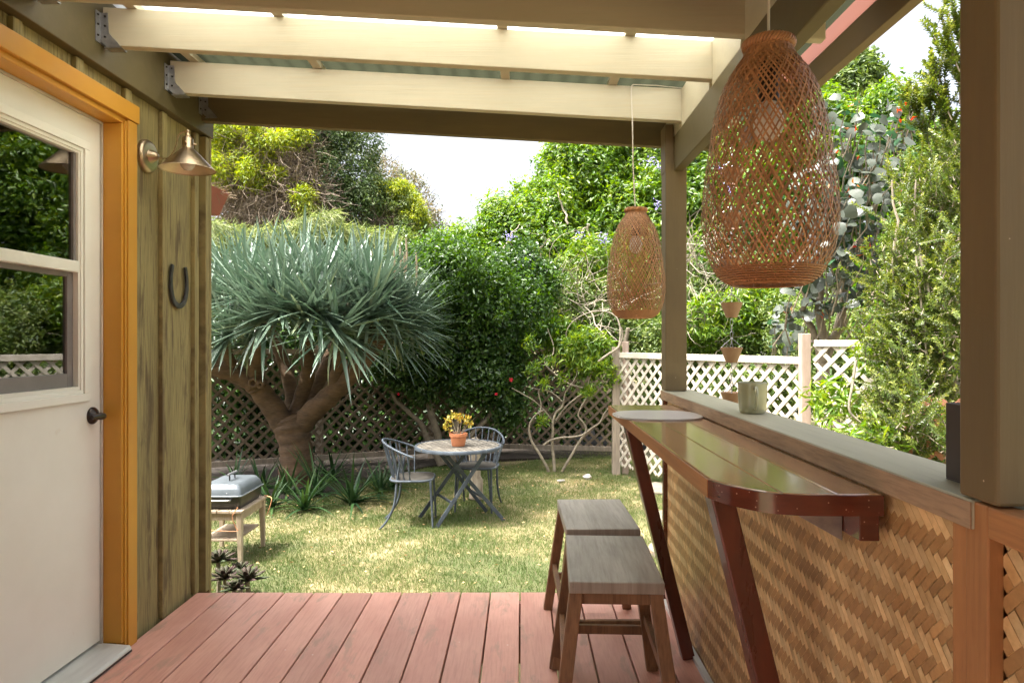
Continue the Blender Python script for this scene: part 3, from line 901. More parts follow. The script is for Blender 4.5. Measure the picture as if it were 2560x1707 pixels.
SW = 0.0165
def weave(u0, u1, v0, v1, X, phase=0):
    r2 = math.sqrt(2)
    hgt = 0.0011
    def clipq(p, kind):
        # kind A: u=(q-p)/r2, v=(q+p)/r2 ; kind B: u=(p+q)/r2, v=(p-q)/r2 with p the constant
        if kind == 'A':
            lo = max(u0 * r2 + p, v0 * r2 - p); hi = min(u1 * r2 + p, v1 * r2 - p)
        else:
            lo = max(u0 * r2 - p, p - v1 * r2); hi = min(u1 * r2 - p, p - v0 * r2)
        return lo, hi
    pmin, pmax = (v0 - u1) / r2, (v1 - u0) / r2
    qmin, qmax = (v0 + u0) / r2, (v1 + u1) / r2
    for kind, lo_, hi_, mt in (('A', pmin, pmax, m_bamboo_a), ('B', qmin, qmax, m_bamboo_b)):
        for i in range(int(math.ceil(lo_ / SW)), int(math.floor(hi_ / SW)) + 1):
            c = i * SW
            lo, hi = clipq(c, kind)
            if hi - lo < SW:
                continue
            vs, fs = [], []
            j0, j1 = int(math.floor(lo / SW)), int(math.ceil(hi / SW))
            wj = random.uniform(0.90, 0.97)
            for j in range(j0, j1 + 1):
                # crossing with the strip whose own constant index is: for A the B strips index j ; for B the A strips index -j
                ia, ib = (i, j) if kind == 'A' else (-j, i)
                a_over = ((ia + ib + phase) % 6) < 3
                up = a_over if kind == 'A' else (not a_over)
                h = -hgt if up else hgt          # towards the camera is -X
                for e in (-0.42, 0.42):
                    q = min(max((j + e) * SW, lo), hi)
                    for sd in (-0.5, 0.5):
                        cc = c + sd * SW * wj
                        if kind == 'A':
                            u, v = (q - cc) / r2, (q + cc) / r2
                        else:
                            u, v = (cc + q) / r2, (cc - q) / r2
                        vs.append((X + h, u, v))
            n = len(vs) // 2
            fs = [(2 * t, 2 * t + 1, 2 * t + 3, 2 * t + 2) for t in range(n - 1)]
            mb = MB(); mb.v = vs; mb.f = fs
            mb.build('bamboo_strip', mt, bar)
weave(1.056, 3.188, 0.010, 0.940, 0.6835)
SW = 0.021
weave(0.30, 0.972, 0.010, 0.940, 0.6875)

# ------------------------------------------------------------------ drop counter
ct = thing('bar_counter', 'varnished reddish wood bar counter with a curved near end and slanting red legs', 'bar counter', (0.52, 2.0, 0))
NE = [(0.381, 1.381), (0.397, 1.340), (0.415, 1.308), (0.453, 1.266), (0.490, 1.250), (0.526, 1.243), (0.60, 1.241)]
NE = [(p.x, p.y) for p in spline([(a_, b_, 0) for a_, b_ in NE], 4)] + [(0.668, 1.241)]
def ynear(x): return float(np.interp(x, [p[0] for p in NE], [p[1] for p in NE]))
for a, b in ((0.381, 0.4785), (0.4792, 0.5735), (0.5742, 0.6575)):
    pts = [(a, 2.950), (b, 2.950), (b, ynear(b))] + [p for p in reversed(NE) if a < p[0] < b] + [(a, ynear(a))]
    MB().prism(pts, 'z', 0.9045, 0.940).build('plank', m_counter, ct, bevel=0.003)
out_ = [(0.381, 2.95)] + NE[:-1] + [(0.6575, 1.241)]
eb = MB()
def offs(pts, d):
    r = []
    for i, p in enumerate(pts):
        a = Vector(pts[max(i - 1, 0)]).to_2d(); b = Vector(pts[min(i + 1, len(pts) - 1)]).to_2d()
        t = (b - a).normalized(); r.append((p[0] + t.y * d, p[1] - t.x * d))
    return r
mid_i = 1
sp = offs(NE[:-1] + [(0.6575, 1.241)], 0.004)
inn = NE[:-1] + [(0.6575, 1.241)]
MB().prism(sp + inn[::-1], 'z', 0.901, 0.9385).build('end_grain_edge', m_counter_edge, ct, smooth=True)
MB().box(0.3765, 0.3808, 1.3835, 2.950, 0.9015, 0.9375).build('front_edge', m_trim_y, ct)
MB().box(0.6175, 0.6545, 1.246, 2.90, 0.853, 0.9012).build('cleat', m_counter_edge, ct, bevel=0.002)
MB().prism([(0.6170, 0.9012), (0.6170, 0.835), (0.500, 0.9012)], 'y', 1.31, 1.35).build('gusset', m_galv, ct, bevel=0.002)
for yl in (1.455, 2.635):
    MB().bar((0.418, yl, 0.902), (0.642, yl, 0.0), 0.062, 0.048, up=(1, 0, 0.25)).build('leg', m_red_leg, ct, bevel=0.004)

# placemats and mug
pm = MB()
for i, (dx, rr, zz) in enumerate(((0, 0.158, 0.9405), (0.006, 0.156, 0.9435))):
    pts = []
    for k in range(40):
        t = 2 * math.pi * k / 40
        c_, s_ = math.cos(t), math.sin(t)
        pts.append((0.497 + dx + rr * math.copysign(abs(c_) ** 0.75, c_), 2.52 + 0.155 * math.copysign(abs(s_) ** 0.75, s_)))
    pm.prism(pts, 'z', zz, zz + 0.0022)
tag(pm.build('placemat_stack', m_mat_plastic, None, smooth=False), 'stack of clear plastic placemats on the far end of the counter', 'placemats')
MC = (0.742, 2.19, 0.9865)
mug = thing('mug', 'sage green glazed mug standing on the rail', 'mug', MC)
MB().lathe([(0.0, 0.004), (0.036, 0.0), (0.0395, 0.003), (0.0425, 0.02), (0.0445, 0.055), (0.0445, 0.088), (0.0465, 0.0975), (0.0455, 0.099), (0.0425, 0.094), (0.0405, 0.055), (0.037, 0.012), (0.0, 0.008)], MC, 40).build('cup', m_mug, mug, smooth=True)
MB().tube(spline([(MC[0] - 0.006, MC[1] - 0.042, MC[2] + 0.080), (MC[0] - 0.010, MC[1] - 0.062, MC[2] + 0.084), (MC[0] - 0.012, MC[1] - 0.076, MC[2] + 0.066), (MC[0] - 0.012, MC[1] - 0.073, MC[2] + 0.036), (MC[0] - 0.008, MC[1] - 0.056, MC[2] + 0.018), (MC[0] - 0.006, MC[1] - 0.041, MC[2] + 0.018)], 5), 0.0055, 8).build('handle', m_mug, mug, smooth=True)
pb = MB()
pb.prism([(0.715, 1.06), (0.80, 1.06), (0.80, 1.15), (0.715, 1.15)], 'z', 0.9865, 0.989)
for k in range(2):
    pass
pb.box(0.715, 0.7195, 1.06, 1.15, 0.989, 1.115)
pb.box(0.7955, 0.80, 1.06, 1.15, 0.989, 1.115)
pb.box(0.7195, 0.7955, 1.06, 1.0645, 0.989, 1.115)
pb.box(0.7195, 0.7955, 1.1455, 1.15, 0.989, 1.115)
tag(pb.build('planter_box', m_dark_pot, None, bevel=0.002), 'dark square planter on the rail tucked behind the foreground post', 'planter')

# ------------------------------------------------------------------ bar stools
def make_stool(label):
    t = thing('bar_stool', label, 'stool', (0, 0, 0), 'pair of wooden stools at the bar counter')
    MB().box(-0.140, 0.142, -0.243, 0.243, 0.470, 0.506).build('seat', m_seat, t, local=True, bevel=0.004)
    MB().box(-0.118, 0.118, -0.222, -0.200, 0.432, 0.469).build('apron', m_stool, t, local=True, bevel=0.002)
    MB().box(-0.118, 0.118, 0.200, 0.222, 0.432, 0.469).build('apron', m_stool, t, local=True, bevel=0.002)
    MB().box(-0.128, -0.108, -0.199, 0.199, 0.432, 0.469).build('apron', m_stool, t, local=True, bevel=0.002)
    MB().box(0.108, 0.128, -0.199, 0.199, 0.432, 0.469).build('apron', m_stool, t, local=True, bevel=0.002)
    def lp(sx, sy, z):
        k = 1 - z / 0.4695
        return Vector((sx * (0.118 + 0.062 * k), sy * (0.214 + 0.072 * k), z))
    for sx in (-1, 1):
        for sy in (-1, 1):
            MB().bar(lp(sx, sy, 0.4695), lp(sx, sy, 0.0), 0.040, 0.036, up=(0, 1, 0)).build('leg', m_stool, t, local=True, bevel=0.003)
    for sy in (-1, 1):
        MB().bar(lp(-1, sy, 0.155), lp(1, sy, 0.155), 0.018, 0.032).build('stretcher', m_stool, t, local=True, bevel=0.002)
    for sx in (-1, 1):
        MB().bar(lp(sx, -1, 0.205), lp(sx, 1, 0.205), 0.018, 0.032).build('stretcher', m_stool, t, local=True, bevel=0.002)
    return t
st = make_stool('grey topped wooden bar stool nearest the camera')
st2 = copy_tree(st)
st['label'] = 'front bar stool with plain grey seat, partly hiding the stool behind it'
st2['label'] = 'rear bar stool with dark stains on its grey seat, close to the lawn'
st.location = (0.292, 2.257, 0.0)
st.rotation_euler = (0, 0, R(-2.5))
st2.location = (0.306, 2.825, 0.0)
st2.rotation_euler = (0, 0, R(1.0))

# ------------------------------------------------------------------ woven pendant lamps
PRO = [(0, 50), (22, 53), (45, 61), (62, 75), (82, 91), (130, 115), (200, 134), (300, 149), (390, 161), (455, 163), (520, 154), (560, 140), (590, 123), (607, 102), (612, 88)]
PZ = [p[0] / 1309 for p in PRO]
PR = [p[1] / 1309 for p in PRO]
def pr(d): return float(np.interp(d, PZ, PR))
def make_pendant(label):
    t = thing('pendant_lamp', label, 'pendant lamp', (0, 0, 0), 'woven pendant lamps over the bar')
    DD = PZ[-1]
    # arc length along the profile
    N = 44
    ds = np.linspace(0.020, DD, N)
    rr = np.interp(ds, PZ, PR)
    # smooth
    for _ in range(2):
        rr[1:-1] = 0.25 * rr[:-2] + 0.5 * rr[1:-1] + 0.25 * rr[2:]
    seg = np.sqrt(np.diff(ds) ** 2 + np.diff(rr) ** 2)
    th = np.concatenate([[0], np.cumsum(seg * 0.52 / np.maximum(0.5 * (rr[1:] + rr[:-1]), 0.06))])
    n = 62
    for sgn in (1, -1):
        for i in range(n):
            a0 = 2 * math.pi * i / n + random.uniform(-0.015, 0.015) + (0.03 if sgn < 0 else 0)
            vs, fs = [], []
            w = random.uniform(0.0027, 0.0036)
            j1, j2, j3 = random.uniform(-0.05, 0.05), random.uniform(-0.05, 0.05), random.uniform(0, 6)
            for k in range(N):
                a = a0 + sgn * th[k] + j1 * math.sin(k / 9 + j3) * 0.6
                off = 0.0011 * (1 if ((k // 2 + i) % 2) else -1) * sgn
                r = rr[k] + off
                p = Vector((r * math.cos(a), r * math.sin(a), -ds[k]))
                k2 = min(k + 1, N - 1); k1 = max(k - 1, 0)
                A = Vector((rr[k2] * math.cos(a0 + sgn * th[k2]), rr[k2] * math.sin(a0 + sgn * th[k2]), -ds[k2])) - Vector((rr[k1] * math.cos(a0 + sgn * th[k1]), rr[k1] * math.sin(a0 + sgn * th[k1]), -ds[k1]))
                A.normalize()
                nn = Vector((math.cos(a), math.sin(a), 0))
                s = A.cross(nn).normalized()
                vs += [p + s * w / 2, p - s * w / 2]
            fs = [(2 * q, 2 * q + 1, 2 * q + 3, 2 * q + 2) for q in range(N - 1)]
            mb = MB(); mb.v = [tuple(v) for v in vs]; mb.f = fs
            mb.build('lamp_strip', m_wicker, t, local=True)
    # braided collar: three strands winding round a ring
    for s_ in range(4):
        pts = []
        for k in range(121):
            a = 2 * math.pi * k / 120
            tw = 11 * a + s_ * math.pi / 2
            r = PR[0] + 0.003 + 0.006 * math.cos(tw)
            pts.append((r * math.cos(a), r * math.sin(a), -0.010 + 0.007 * math.sin(tw)))
        MB().tube(pts, 0.0032, 5, cap=False).build('collar_strand', m_wicker, t, local=True, smooth=True)
    mb = MB()
    for k in range(46):          # dense twill neck
        for sgn in (1, -1):
            a0 = 2 * math.pi * k / 46
            vs = []
            for q in range(7):
                d = 0.014 + q * 0.006
                a = a0 + sgn * q * 0.085
                r = pr(d) + 0.0012 * sgn * (1 if (q + k) % 2 else -1) + 0.001
                vs += [(r * math.cos(a), r * math.sin(a), -d), (r * math.cos(a + 0.085), r * math.sin(a + 0.085), -d)]
            mb.add(vs, [(2 * q, 2 * q + 1, 2 * q + 3, 2 * q + 2) for q in range(6)])
    mb.build('neck_weave', m_wicker, t, local=True, kind='stuff')
    mb = MB()                     # dense bottom band
    for q in range(9):
        d = DD - 0.030 + q * 0.004
        r = pr(min(d, DD)) - 0.001
        mb.tube([(r * math.cos(2 * math.pi * k / 48), r * math.sin(2 * math.pi * k / 48), -min(d, DD)) for k in range(49)], 0.0019, 4, cap=False)
    mb.build('bottom_band', m_wicker, t, local=True, smooth=True, kind='stuff')
    MB().lathe([(0.0, 0.0), (0.0195, 0.0), (0.0195, -0.075), (0.0, -0.076)], (0, 0, -0.045), 20).build('socket', m_bronze, t, local=True, smooth=True)
    MB().lathe([(0.014, 0.0), (0.016, -0.010), (0.023, -0.022), (0.0285, -0.040), (0.027, -0.056), (0.019, -0.070), (0.008, -0.077), (0.0, -0.078)], (0, 0, -0.116), 28).build('bulb', m_bulb, t, local=True, smooth=True)
    return t
pl = make_pendant('large woven rattan pendant lamp hanging nearest, in front of the open side beam')
pl2 = copy_tree(pl)
pl2['label'] = 'smaller looking woven rattan pendant lamp hanging at the far end, left of the slim post'
pl.location = (0.4725, 1.304, 1.793)
pl2.location = (0.4875, 2.903, 1.781)
pl2.rotation_euler = (0, 0, 0.4)
MB().tube([(0, 0, -0.05), (0.0, 0.0, 0.2), (-0.004, 0.003, 0.415)], 0.0028, 8).build('cord', m_cord, pl, local=True, smooth=True)
c2 = spline([W(1585, 212, 2.972), W(1578, 224, 2.965), W(1581, 300, 2.935), W(1583, 420, 2.91), W(1588, 520, 2.903), W(1588, 560, 2.903)], 5)
MB().tube([p - Vector(pl2.location) for p in c2], 0.0028, 8).build('cord', m_cord, pl2, local=True, smooth=True).parent = pl2
c3 = [W(1584, 212, 2.978), W(1640, 214, 2.979), W(1716, 222, 2.979)]
MB().tube([p - Vector(pl2.location) for p in c3], 0.002, 6).build('cord', m_cord, pl2, local=True, smooth=True)
for o in pl2.children:
    if o.name.startswith('cord'):
        o.rotation_euler = (0, 0, -0.4)

# ------------------------------------------------------------------ wall lamp and horseshoe
wl = thing('wall_lamp', 'brushed brass wall lamp with a cone shade on a thin curved arm', 'wall lamp', (-1.59, 2.89, 1.997))
MB().lathe([(0.070, 0), (0.070, 0.012), (0.064, 0.020), (0.052, 0.022), (0.030, 0.023), (0.024, 0.032), (0.019, 0.046), (0.010, 0.054), (0.0, 0.056)], (-1.59, 2.89, 1.997), 40, 'x', close=False).build('backplate', m_brass, wl, smooth=True)
MB().tube(spline([(-1.535, 2.89, 1.992), (-1.495, 2.89, 1.990), (-1.465, 2.89, 2.03), (-1.450, 2.89, 2.085), (-1.425, 2.89, 2.101), (-1.412, 2.89, 2.100)], 6), 0.0028, 8).build('arm', m_brass, wl, smooth=True)
LC = (-1.412, 2.89, 1.940)
shd = MB().lathe([(0.112, 0.0), (0.1085, 0.0035), (0.108, 0.0045), (0.067, 0.0465), (0.027, 0.0875), (0.0262, 0.088), (0.022, 0.092), (0.022, 0.132), (0.018, 0.138), (0.010, 0.142), (0.010, 0.150), (0.007, 0.155), (0.009, 0.160), (0.007, 0.167), (0.0, 0.169)], LC, 44)
sh_o = shd.build('lamp_shade', m_brass, wl, smooth=True)
MB().lathe([(0.1115, 0.001), (0.062, 0.044), (0.024, 0.086), (0.0, 0.087)], LC, 44).build('shade_lining', m_shade_in, sh_o, smooth=True)
MB().lathe([(0.0, -0.004), (0.016, 0.000), (0.028, 0.016), (0.029, 0.030), (0.020, 0.052), (0.014, 0.078)], LC, 24).build('bulb', m_bulb, wl, smooth=True)
sk = MB()
for a in (0.6, 2.7, 4.8):
    sk.tube([(LC[0] + 0.022 * math.cos(a), LC[1] + 0.022 * math.sin(a), LC[2] + 0.112), (LC[0] + 0.034 * math.cos(a), LC[1] + 0.034 * math.sin(a), LC[2] + 0.112)], 0.004, 8)
sk.build('thumb_screws', m_brass, wl, smooth=True)

hs = MB()
hp = [(-.058, .185), (-.072, .13), (-.070, .07), (-.046, .02), (0, 0), (.046, .02), (.070, .07), (.072, .13), (.058, .185)]
pts = spline([(-1.578, 3.148 + p[0], 1.376 + p[1]) for p in hp], 4)
# flat bar section
vs, fs = [], []
for k, p in enumerate(pts):
    d = (pts[min(k + 1, 32)] - pts[max(k - 1, 0)]).normalized()
    nrm = Vector((0, -d.z, d.y)) if True else None
    wv = 0.0115 if 6 < k < 26 else 0.0095
    for i, j in ((-1, -1), (1, -1), (1, 1), (-1, 1)):
        vs.append(p + nrm * (i * wv) + Vector((j * 0.0055, 0, 0)))
fs.append((0, 1, 2, 3)); fs.append((131, 130, 129, 128))
for k in range(32):
    for i in range(4):
        a, b = k * 4 + i, k * 4 + (i + 1) % 4
        fs.append((a, b, b + 4, a + 4))
hs.add(vs, fs)
hso = hs.build('horseshoe', m_iron, None, bevel=0.002)
tag(hso, 'old iron horseshoe hanging open end up on the olive siding', 'horseshoe')

# ------------------------------------------------------------------ rain chain beyond the beam
rc = thing('rain_chain', 'rain chain of small tapered terracotta cups hanging beyond the rail', 'rain chain', (1.1, 3.57, 2.2))
XC, YC = 1.10, 3.57
for zt in (2.112, 1.879, 1.646, 1.415, 1.181, 0.947, 0.713, 0.479):
    MB().lathe([(0.028, -0.078), (0.056, -0.004), (0.058, 0.0), (0.054, -0.001), (0.026, -0.076)], (XC, YC, zt), 24).build('rain_cup', m_copper, rc, smooth=True)
    for side in (-1, 1):
        pass
    MB().tube([(XC - 0.054, YC, zt), (XC, YC, zt + 0.05), (XC + 0.054, YC, zt)], 0.0022, 5).build('bail', m_galv, rc, smooth=True)
chm = MB()
for q in range(58):
    z = 2.24 - q * 0.032
    pts = [(XC + (0.007 * math.cos(t) if q % 2 else 0), YC + (0 if q % 2 else 0.007 * math.cos(t)), z + 0.019 * math.sin(t)) for t in [2 * math.pi * k / 10 for k in range(11)]]
    chm.tube(pts, 0.0016, 4, cap=False)
chm.build('chain', m_galv, rc, smooth=True, kind='stuff')

# ================================================================== THE GARDEN
# ------------------------------------------------------------------ lattice fences
def lattice(parent, p0, p1, z0, z1, mt, pitch=0.112, lw=0.037, th=0.007):
    p0, p1 = Vector((p0[0], p0[1], 0)), Vector((p1[0], p1[1], 0))
    L = (p1 - p0).length
    d = (p1 - p0).normalized()
    nrm = Vector((d.y, -d.x, 0))
    if nrm.y > 0: nrm = -nrm
    Hh = z1 - z0
    r2 = math.sqrt(2)
    for sgn, off in ((1, 0.004), (-1, -0.004)):
        # lines v = sgn*u + c
        lo, hi = (-L, Hh) if sgn > 0 else (0, Hh + L)
        step = pitch * r2
        c = lo + step * 0.5
        while c < hi:
            if sgn > 0:
                ua, ub = max(0, -c), min(L, Hh - c)
            else:
                ua, ub = max(0, c - Hh), min(L, c)
            if ub - ua > 0.03:
                a = p0 + d * ua + Vector((0, 0, z0 + sgn * ua + c)) + nrm * off
                b = p0 + d * ub + Vector((0, 0, z0 + sgn * ub + c)) + nrm * off
                MB().bar(a, b, lw, th, up=nrm).build('lath', mt, parent)
            c += step

def fpost(parent, x, y, z0, z1, w, mt, label=None):
    o = MB().box(x - w / 2, x + w / 2, y - w / 2, y + w / 2, z0, z1).build('fence_post', mt, parent, bevel=0.005)
    if label: o['label'] = label
    return o

bf = thing('lattice_fence', 'weathered brown lattice fence behind the garden table and dragon tree', 'fence', (-1.5, 9.8, GZ))
bpts = [(-4.9, 8.35), (-2.75, 9.25), (-1.30, 9.85), (-0.42, 10.30), (1.32, 10.0)]
for i in range(4):
    lattice(bf, bpts[i], bpts[i + 1], GZ + 0.14, 1.05, m_brown_lath, pitch=0.112, lw=0.036)
    a, b = bpts[i], bpts[i + 1]
    MB().bar((a[0], a[1] - 0.02, GZ + 0.13), (b[0], b[1] - 0.02, GZ + 0.13), 0.04, 0.07, up=(0, 0, 1)).build('fence_rail', m_grey_post, bf, bevel=0.004)
    MB().bar((a[0], a[1] - 0.02, 1.07), (b[0], b[1] - 0.02, 1.07), 0.05, 0.065, up=(0, 0, 1)).build('fence_rail', m_grey_post, bf, bevel=0.004)
for x, y in bpts[:4]:
    fpost(bf, x, y + 0.06, GZ, 1.15, 0.09, m_grey_post)

wfn = thing('lattice_fence', 'low white lattice fence panels behind the bar rail, between grey and pinkish posts', 'fence', (1.9, 7.5, GZ))
lattice(wfn, (1.25, 8.72), (2.60, 6.35), GZ + 0.12, 1.05, m_white_lath, pitch=0.112)
a, b = (1.25, 8.70), (2.60, 6.33)
MB().bar((a[0], a[1] - 0.02, 1.03), (b[0], b[1] - 0.02, 1.03), 0.03, 0.07, up=(0, 0, 1)).build('fence_rail', m_white_lath, wfn, bevel=0.004)
MB().bar((a[0] + 0.02, a[1] + 0.04, 0.30), (b[0], b[1] + 0.06, 0.30), 0.03, 0.07, up=(0, 0, 1)).build('fence_rail', m_pink_post, wfn, bevel=0.004)
fpost(wfn, 1.215, 8.75, GZ, 1.13, 0.10, m_grey_post, 'grey weathered corner post')
fpost(wfn, 1.34, 8.80, GZ, 1.20, 0.08, m_pink_post)
fpost(wfn, 2.615, 6.30, GZ, 1.28, 0.085, m_pink_post, 'pinkish white post')
wf2 = thing('lattice_fence', 'taller cream lattice fence panel half swallowed by the yellow green shrub', 'fence', (3.0, 5.6, GZ))
lattice(wf2, (2.67, 6.22), (3.75, 4.75), GZ + 0.10, 1.20, m_white_lath, pitch=0.118)
MB().bar((2.67, 6.21, 1.19), (3.75, 4.74, 1.19), 0.03, 0.06, up=(0, 0, 1)).build('fence_rail', m_white_lath, wf2, bevel=0.004)
fpost(wf2, 3.80, 4.70, GZ, 1.28, 0.085, m_pink_post)
ofn = thing('garden_trellis', 'small terracotta coloured trellis in the shrub beside the foreground post', 'trellis', (2.7, 4.3, GZ))
lattice(ofn, (2.62, 4.55), (3.20, 4.35), GZ + 0.1, 0.84, m_orange_lath, pitch=0.13, lw=0.04)
fpost(ofn, 2.60, 4.60, GZ, 0.80, 0.05, m_orange_lath)
fpost(ofn, 3.22, 4.38, GZ, 0.86, 0.05, m_orange_lath)

# ------------------------------------------------------------------ dragon tree
DY = 8.15
dt = thing('dragon_tree', 'dragon tree with a dome of blue green sword leaves on thick forking brown limbs', 'tree', tuple(G(738, 1198)))
tb = MB()
def limb(pts, rad, seg=14):
    P = spline([W(*p) for p in pts], 6)
    rr = lerp_list(rad, len(P))
    rr = [r * (1 + 0.05 * math.sin(i * 1.9) + random.uniform(-0.02, 0.03)) for i, r in enumerate(rr)]
    tb.tube(P, rr, seg)
limb([(738, 1215, DY), (742, 1160, DY), (738, 1110, DY), (730, 1062, DY), (722, 1040, DY)], [0.215, 0.20, 0.185, 0.21, 0.17], 18)
limb([(722, 1085, DY), (690, 1030, DY - .05), (650, 975, DY - .15), (632, 955, DY - .2), (590, 935, DY - .25), (530, 915, DY - .3), (450, 870, DY - .3), (400, 840, DY - .3)], [0.15, 0.135, 0.12, 0.128, 0.10, 0.10, 0.09, 0.07])
limb([(735, 1085, DY), (775, 1035, DY - .05), (830, 985, DY - .15), (880, 930, DY - .25), (925, 880, DY - .3), (960, 820, DY - .3)], [0.15, 0.13, 0.115, 0.11, 0.10, 0.08])
limb([(730, 1080, DY + .05), (750, 1000, DY + .1), (770, 930, DY + .05), (765, 860, DY - .1), (761, 800, DY - .55)], [0.11, 0.085, 0.085, 0.08, 0.06])
limb([(728, 1080, DY + .1), (728, 980, DY + .3), (700, 880, DY + .4), (660, 800, DY + .4)], [0.11, 0.08, 0.08, 0.06])
limb([(740, 1080, DY + .1), (790, 970, DY + .35), (830, 880, DY + .5), (860, 800, DY + .5)], [0.10, 0.08, 0.08, 0.06])
limb([(830, 985, DY - .15), (845, 920, DY - .3), (850, 840, DY - .6)], [0.09, 0.075, 0.06])
limb([(632, 955, DY - .2), (640, 900, DY - .35), (650, 830, DY - .6)], [0.09, 0.07, 0.055])
limb([(590, 935, DY - .25), (570, 890, DY - .3), (560, 840, DY - .4)], [0.07, 0.06, 0.05])
limb([(880, 930, DY - .25), (920, 860, DY - .4), (935, 800, DY - .45)], [0.08, 0.06, 0.05])
for cx, cy, cr in ((634, 957, 0.075), (652, 962, 0.05)):            # the old cut with its ring of bark
    c = W(cx, cy, DY - .32)
    tb.tube([c + Vector((cr * 0.6 * math.cos(t), -0.012, cr * 0.6 * math.sin(t))) for t in [2 * math.pi * k / 14 for k in range(15)]], 0.017, 6, cap=False)
tb.build('trunk', m_bark_dragon, dt, smooth=True)
ros = [(761, 787, -.95, 1.0), (850, 822, -1.0, 1.0), (655, 800, -.85, 1.0), (560, 835, -.6, .95), (480, 805, -.2, .95), (935, 785, -.7, 1), (1005, 795, -.3, .95),
       (705, 730, -.55, 1), (605, 742, -.45, 1), (805, 722, -.5, 1), (905, 742, -.35, 1), (520, 745, 0, 1), (985, 745, .1, .95), (760, 700, .05, 1), (655, 700, .15, 1),
       (860, 708, .25, 1), (565, 712, .3, 1), (940, 712, .5, .95), (420, 785, .2, 1), (700, 740, .8, 1), (850, 750, .9, 1), (560, 770, .8, 1), (450, 730, .4, 1), (380, 830, 0, 1),
       (1040, 800, 0, .9), (1000, 840, -.2, .85), (620, 850, -.2, .8), (905, 850, -.5, .75), (800, 770, -1.0, .9), (700, 770, -1.0, .9), (960, 730, -.5, 1)]
dome = W(715, 900, DY)
LP, LD, LU, LL, LK, LT = [], [], [], [], [], []
for (x, y, dy, sc) in ros:
    x = 735 + (x - 735) * 0.93
    c = W(x, y + 6, DY + dy * 0.95)
    ax = (Vector(c) - dome)
    ax = (ax.normalized() + Vector((0, -0.15, 0.38))).normalized()
    nlv = 74
    for i in range(nlv):
        # spread round the axis: polar angle 5..115 degrees
        pa = R(4 + (112 if random.random() < 0.30 else 78) * random.random() ** 0.65)
        az = i * 2.39996 + random.uniform(-0.2, 0.2)
        e1 = ax.orthogonal().normalized(); e2 = ax.cross(e1)
        d = ax * math.cos(pa) + (e1 * math.cos(az) + e2 * math.sin(az)) * math.sin(pa)
        L = random.uniform(0.62, 0.92) * sc * (1.0 if pa < R(85) else 0.72)
        droop = np.clip(0.02 + 0.5 * (pa / R(110)) ** 4 * random.uniform(0.0, 2.0), 0, 1)
        if d.z > 0.75: droop *= 0.3
        dn = Vector((0, 0, -1)) - d * (-d.z)
        dn = dn.normalized() if dn.length > 0.05 else e1
        LP.append(c + d * 0.03); LD.append(d); LU.append(dn); LL.append(L); LK.append(droop)
        LT.append(0.15 + 0.5 * random.random() if pa < R(85) else 0.4 + 0.6 * random.random())
    
def sword(L, Wd, bend, seg=6):
    "leaf in local frame: length +z, droops to +x, width along y. returns verts, faces"
    vs, fs = [], []
    for k in range(seg + 1):
        t = k / seg
        ang = bend * 1.5 * t ** 1.6
        # integrate roughly
        if k == 0: px, pz = 0.0, 0.0
        else:
            px += math.sin(ang) * L / seg; pz += math.cos(ang) * L / seg
        w = Wd * (0.75 + 0.5 * t if t < 0.3 else 0.9 * (1 - ((t - 0.3) / 0.7) ** 1.7) + 0.02)
        nx, nz = -math.cos(ang), math.sin(ang)
        f = 0.22 * w
        vs += [(px + nx * f, -w / 2, pz + nz * f), (px, 0, pz), (px + nx * f, w / 2, pz + nz * f)]
    for k in range(seg):
        a = k * 3
        fs += [(a, a + 1, a + 4, a + 3), (a + 1, a + 2, a + 5, a + 4)]
    return vs, fs
templ = []
for b in (0.03, 0.15, 0.35, 0.6, 0.9):
    vs, fs = sword(1.0, 0.059, b)
    templ.append((b, np.array(vs), fs))
def leaf_matrix(i):
    z = Vector(LD[i]); x = Vector(LU[i])
    x = (x - z * x.dot(z)).normalized()
    y = z.cross(x)
    if y.length < 0.1: y = z.orthogonal()
    return x, y, z
order = sorted(range(len(LP)), key=lambda i: (LP[i] + LD[i] * LL[i] * 0.5).y - 0.35 * (LP[i] + LD[i] * LL[i] * .5).z)
vis = [i for i in order if abs((LP[i].x / LP[i].y) * F + 1303 - 790) < 300]
single = set(vis[:298])
tmesh = []
for b, vs, fs in templ:
    for tone in (0.15, 0.45, 0.8):
        me = bpy.data.meshes.new('sword_leaf')
        me.from_pydata([tuple(v) for v in vs], [], fs)
        me.polygons.foreach_set('use_smooth', [True] * len(me.polygons))
        at = me.attributes.new('leaf_tone', 'FLOAT', 'POINT')
        at.data.foreach_set('value', [tone] * len(me.vertices))
        me.materials.append(lf_dragon)
        tmesh.append((b, tone, me))
bigV, bigF, bigT = [], [], []
nb = 0
o0 = ORG[dt.name]
for i in range(len(LP)):
    x, y, z = leaf_matrix(i)
    bi = min(range(5), key=lambda q: abs(templ[q][0] - LK[i]))
    L = LL[i]
    wsc = 1.0 if L > 0.6 else 1.1
    Mx = Matrix(((x.x * L, y.x * L * wsc, z.x * L, LP[i].x - o0.x), (x.y * L, y.y * L * wsc, z.y * L, LP[i].y - o0.y), (x.z * L, y.z * L * wsc, z.z * L, LP[i].z - o0.z), (0, 0, 0, 1)))
    if i in single:
        ti = min(range(3), key=lambda q: abs((0.15, 0.45, 0.8)[q] - LT[i]))
        ob = bpy.data.objects.new('leaf', tmesh[bi * 3 + ti][2])
        COL.objects.link(ob); ob.parent = dt; ob.matrix_local = Mx
    else:
        A = np.array(Mx)
        V = templ[bi][1] @ A[:3, :3].T + A[:3, 3]
        bigV.append(V + np.array(o0)); bigT.append(np.full(len(V), LT[i]))
        bigF.append(np.array(templ[bi][2]).ravel() + nb); nb += len(V)
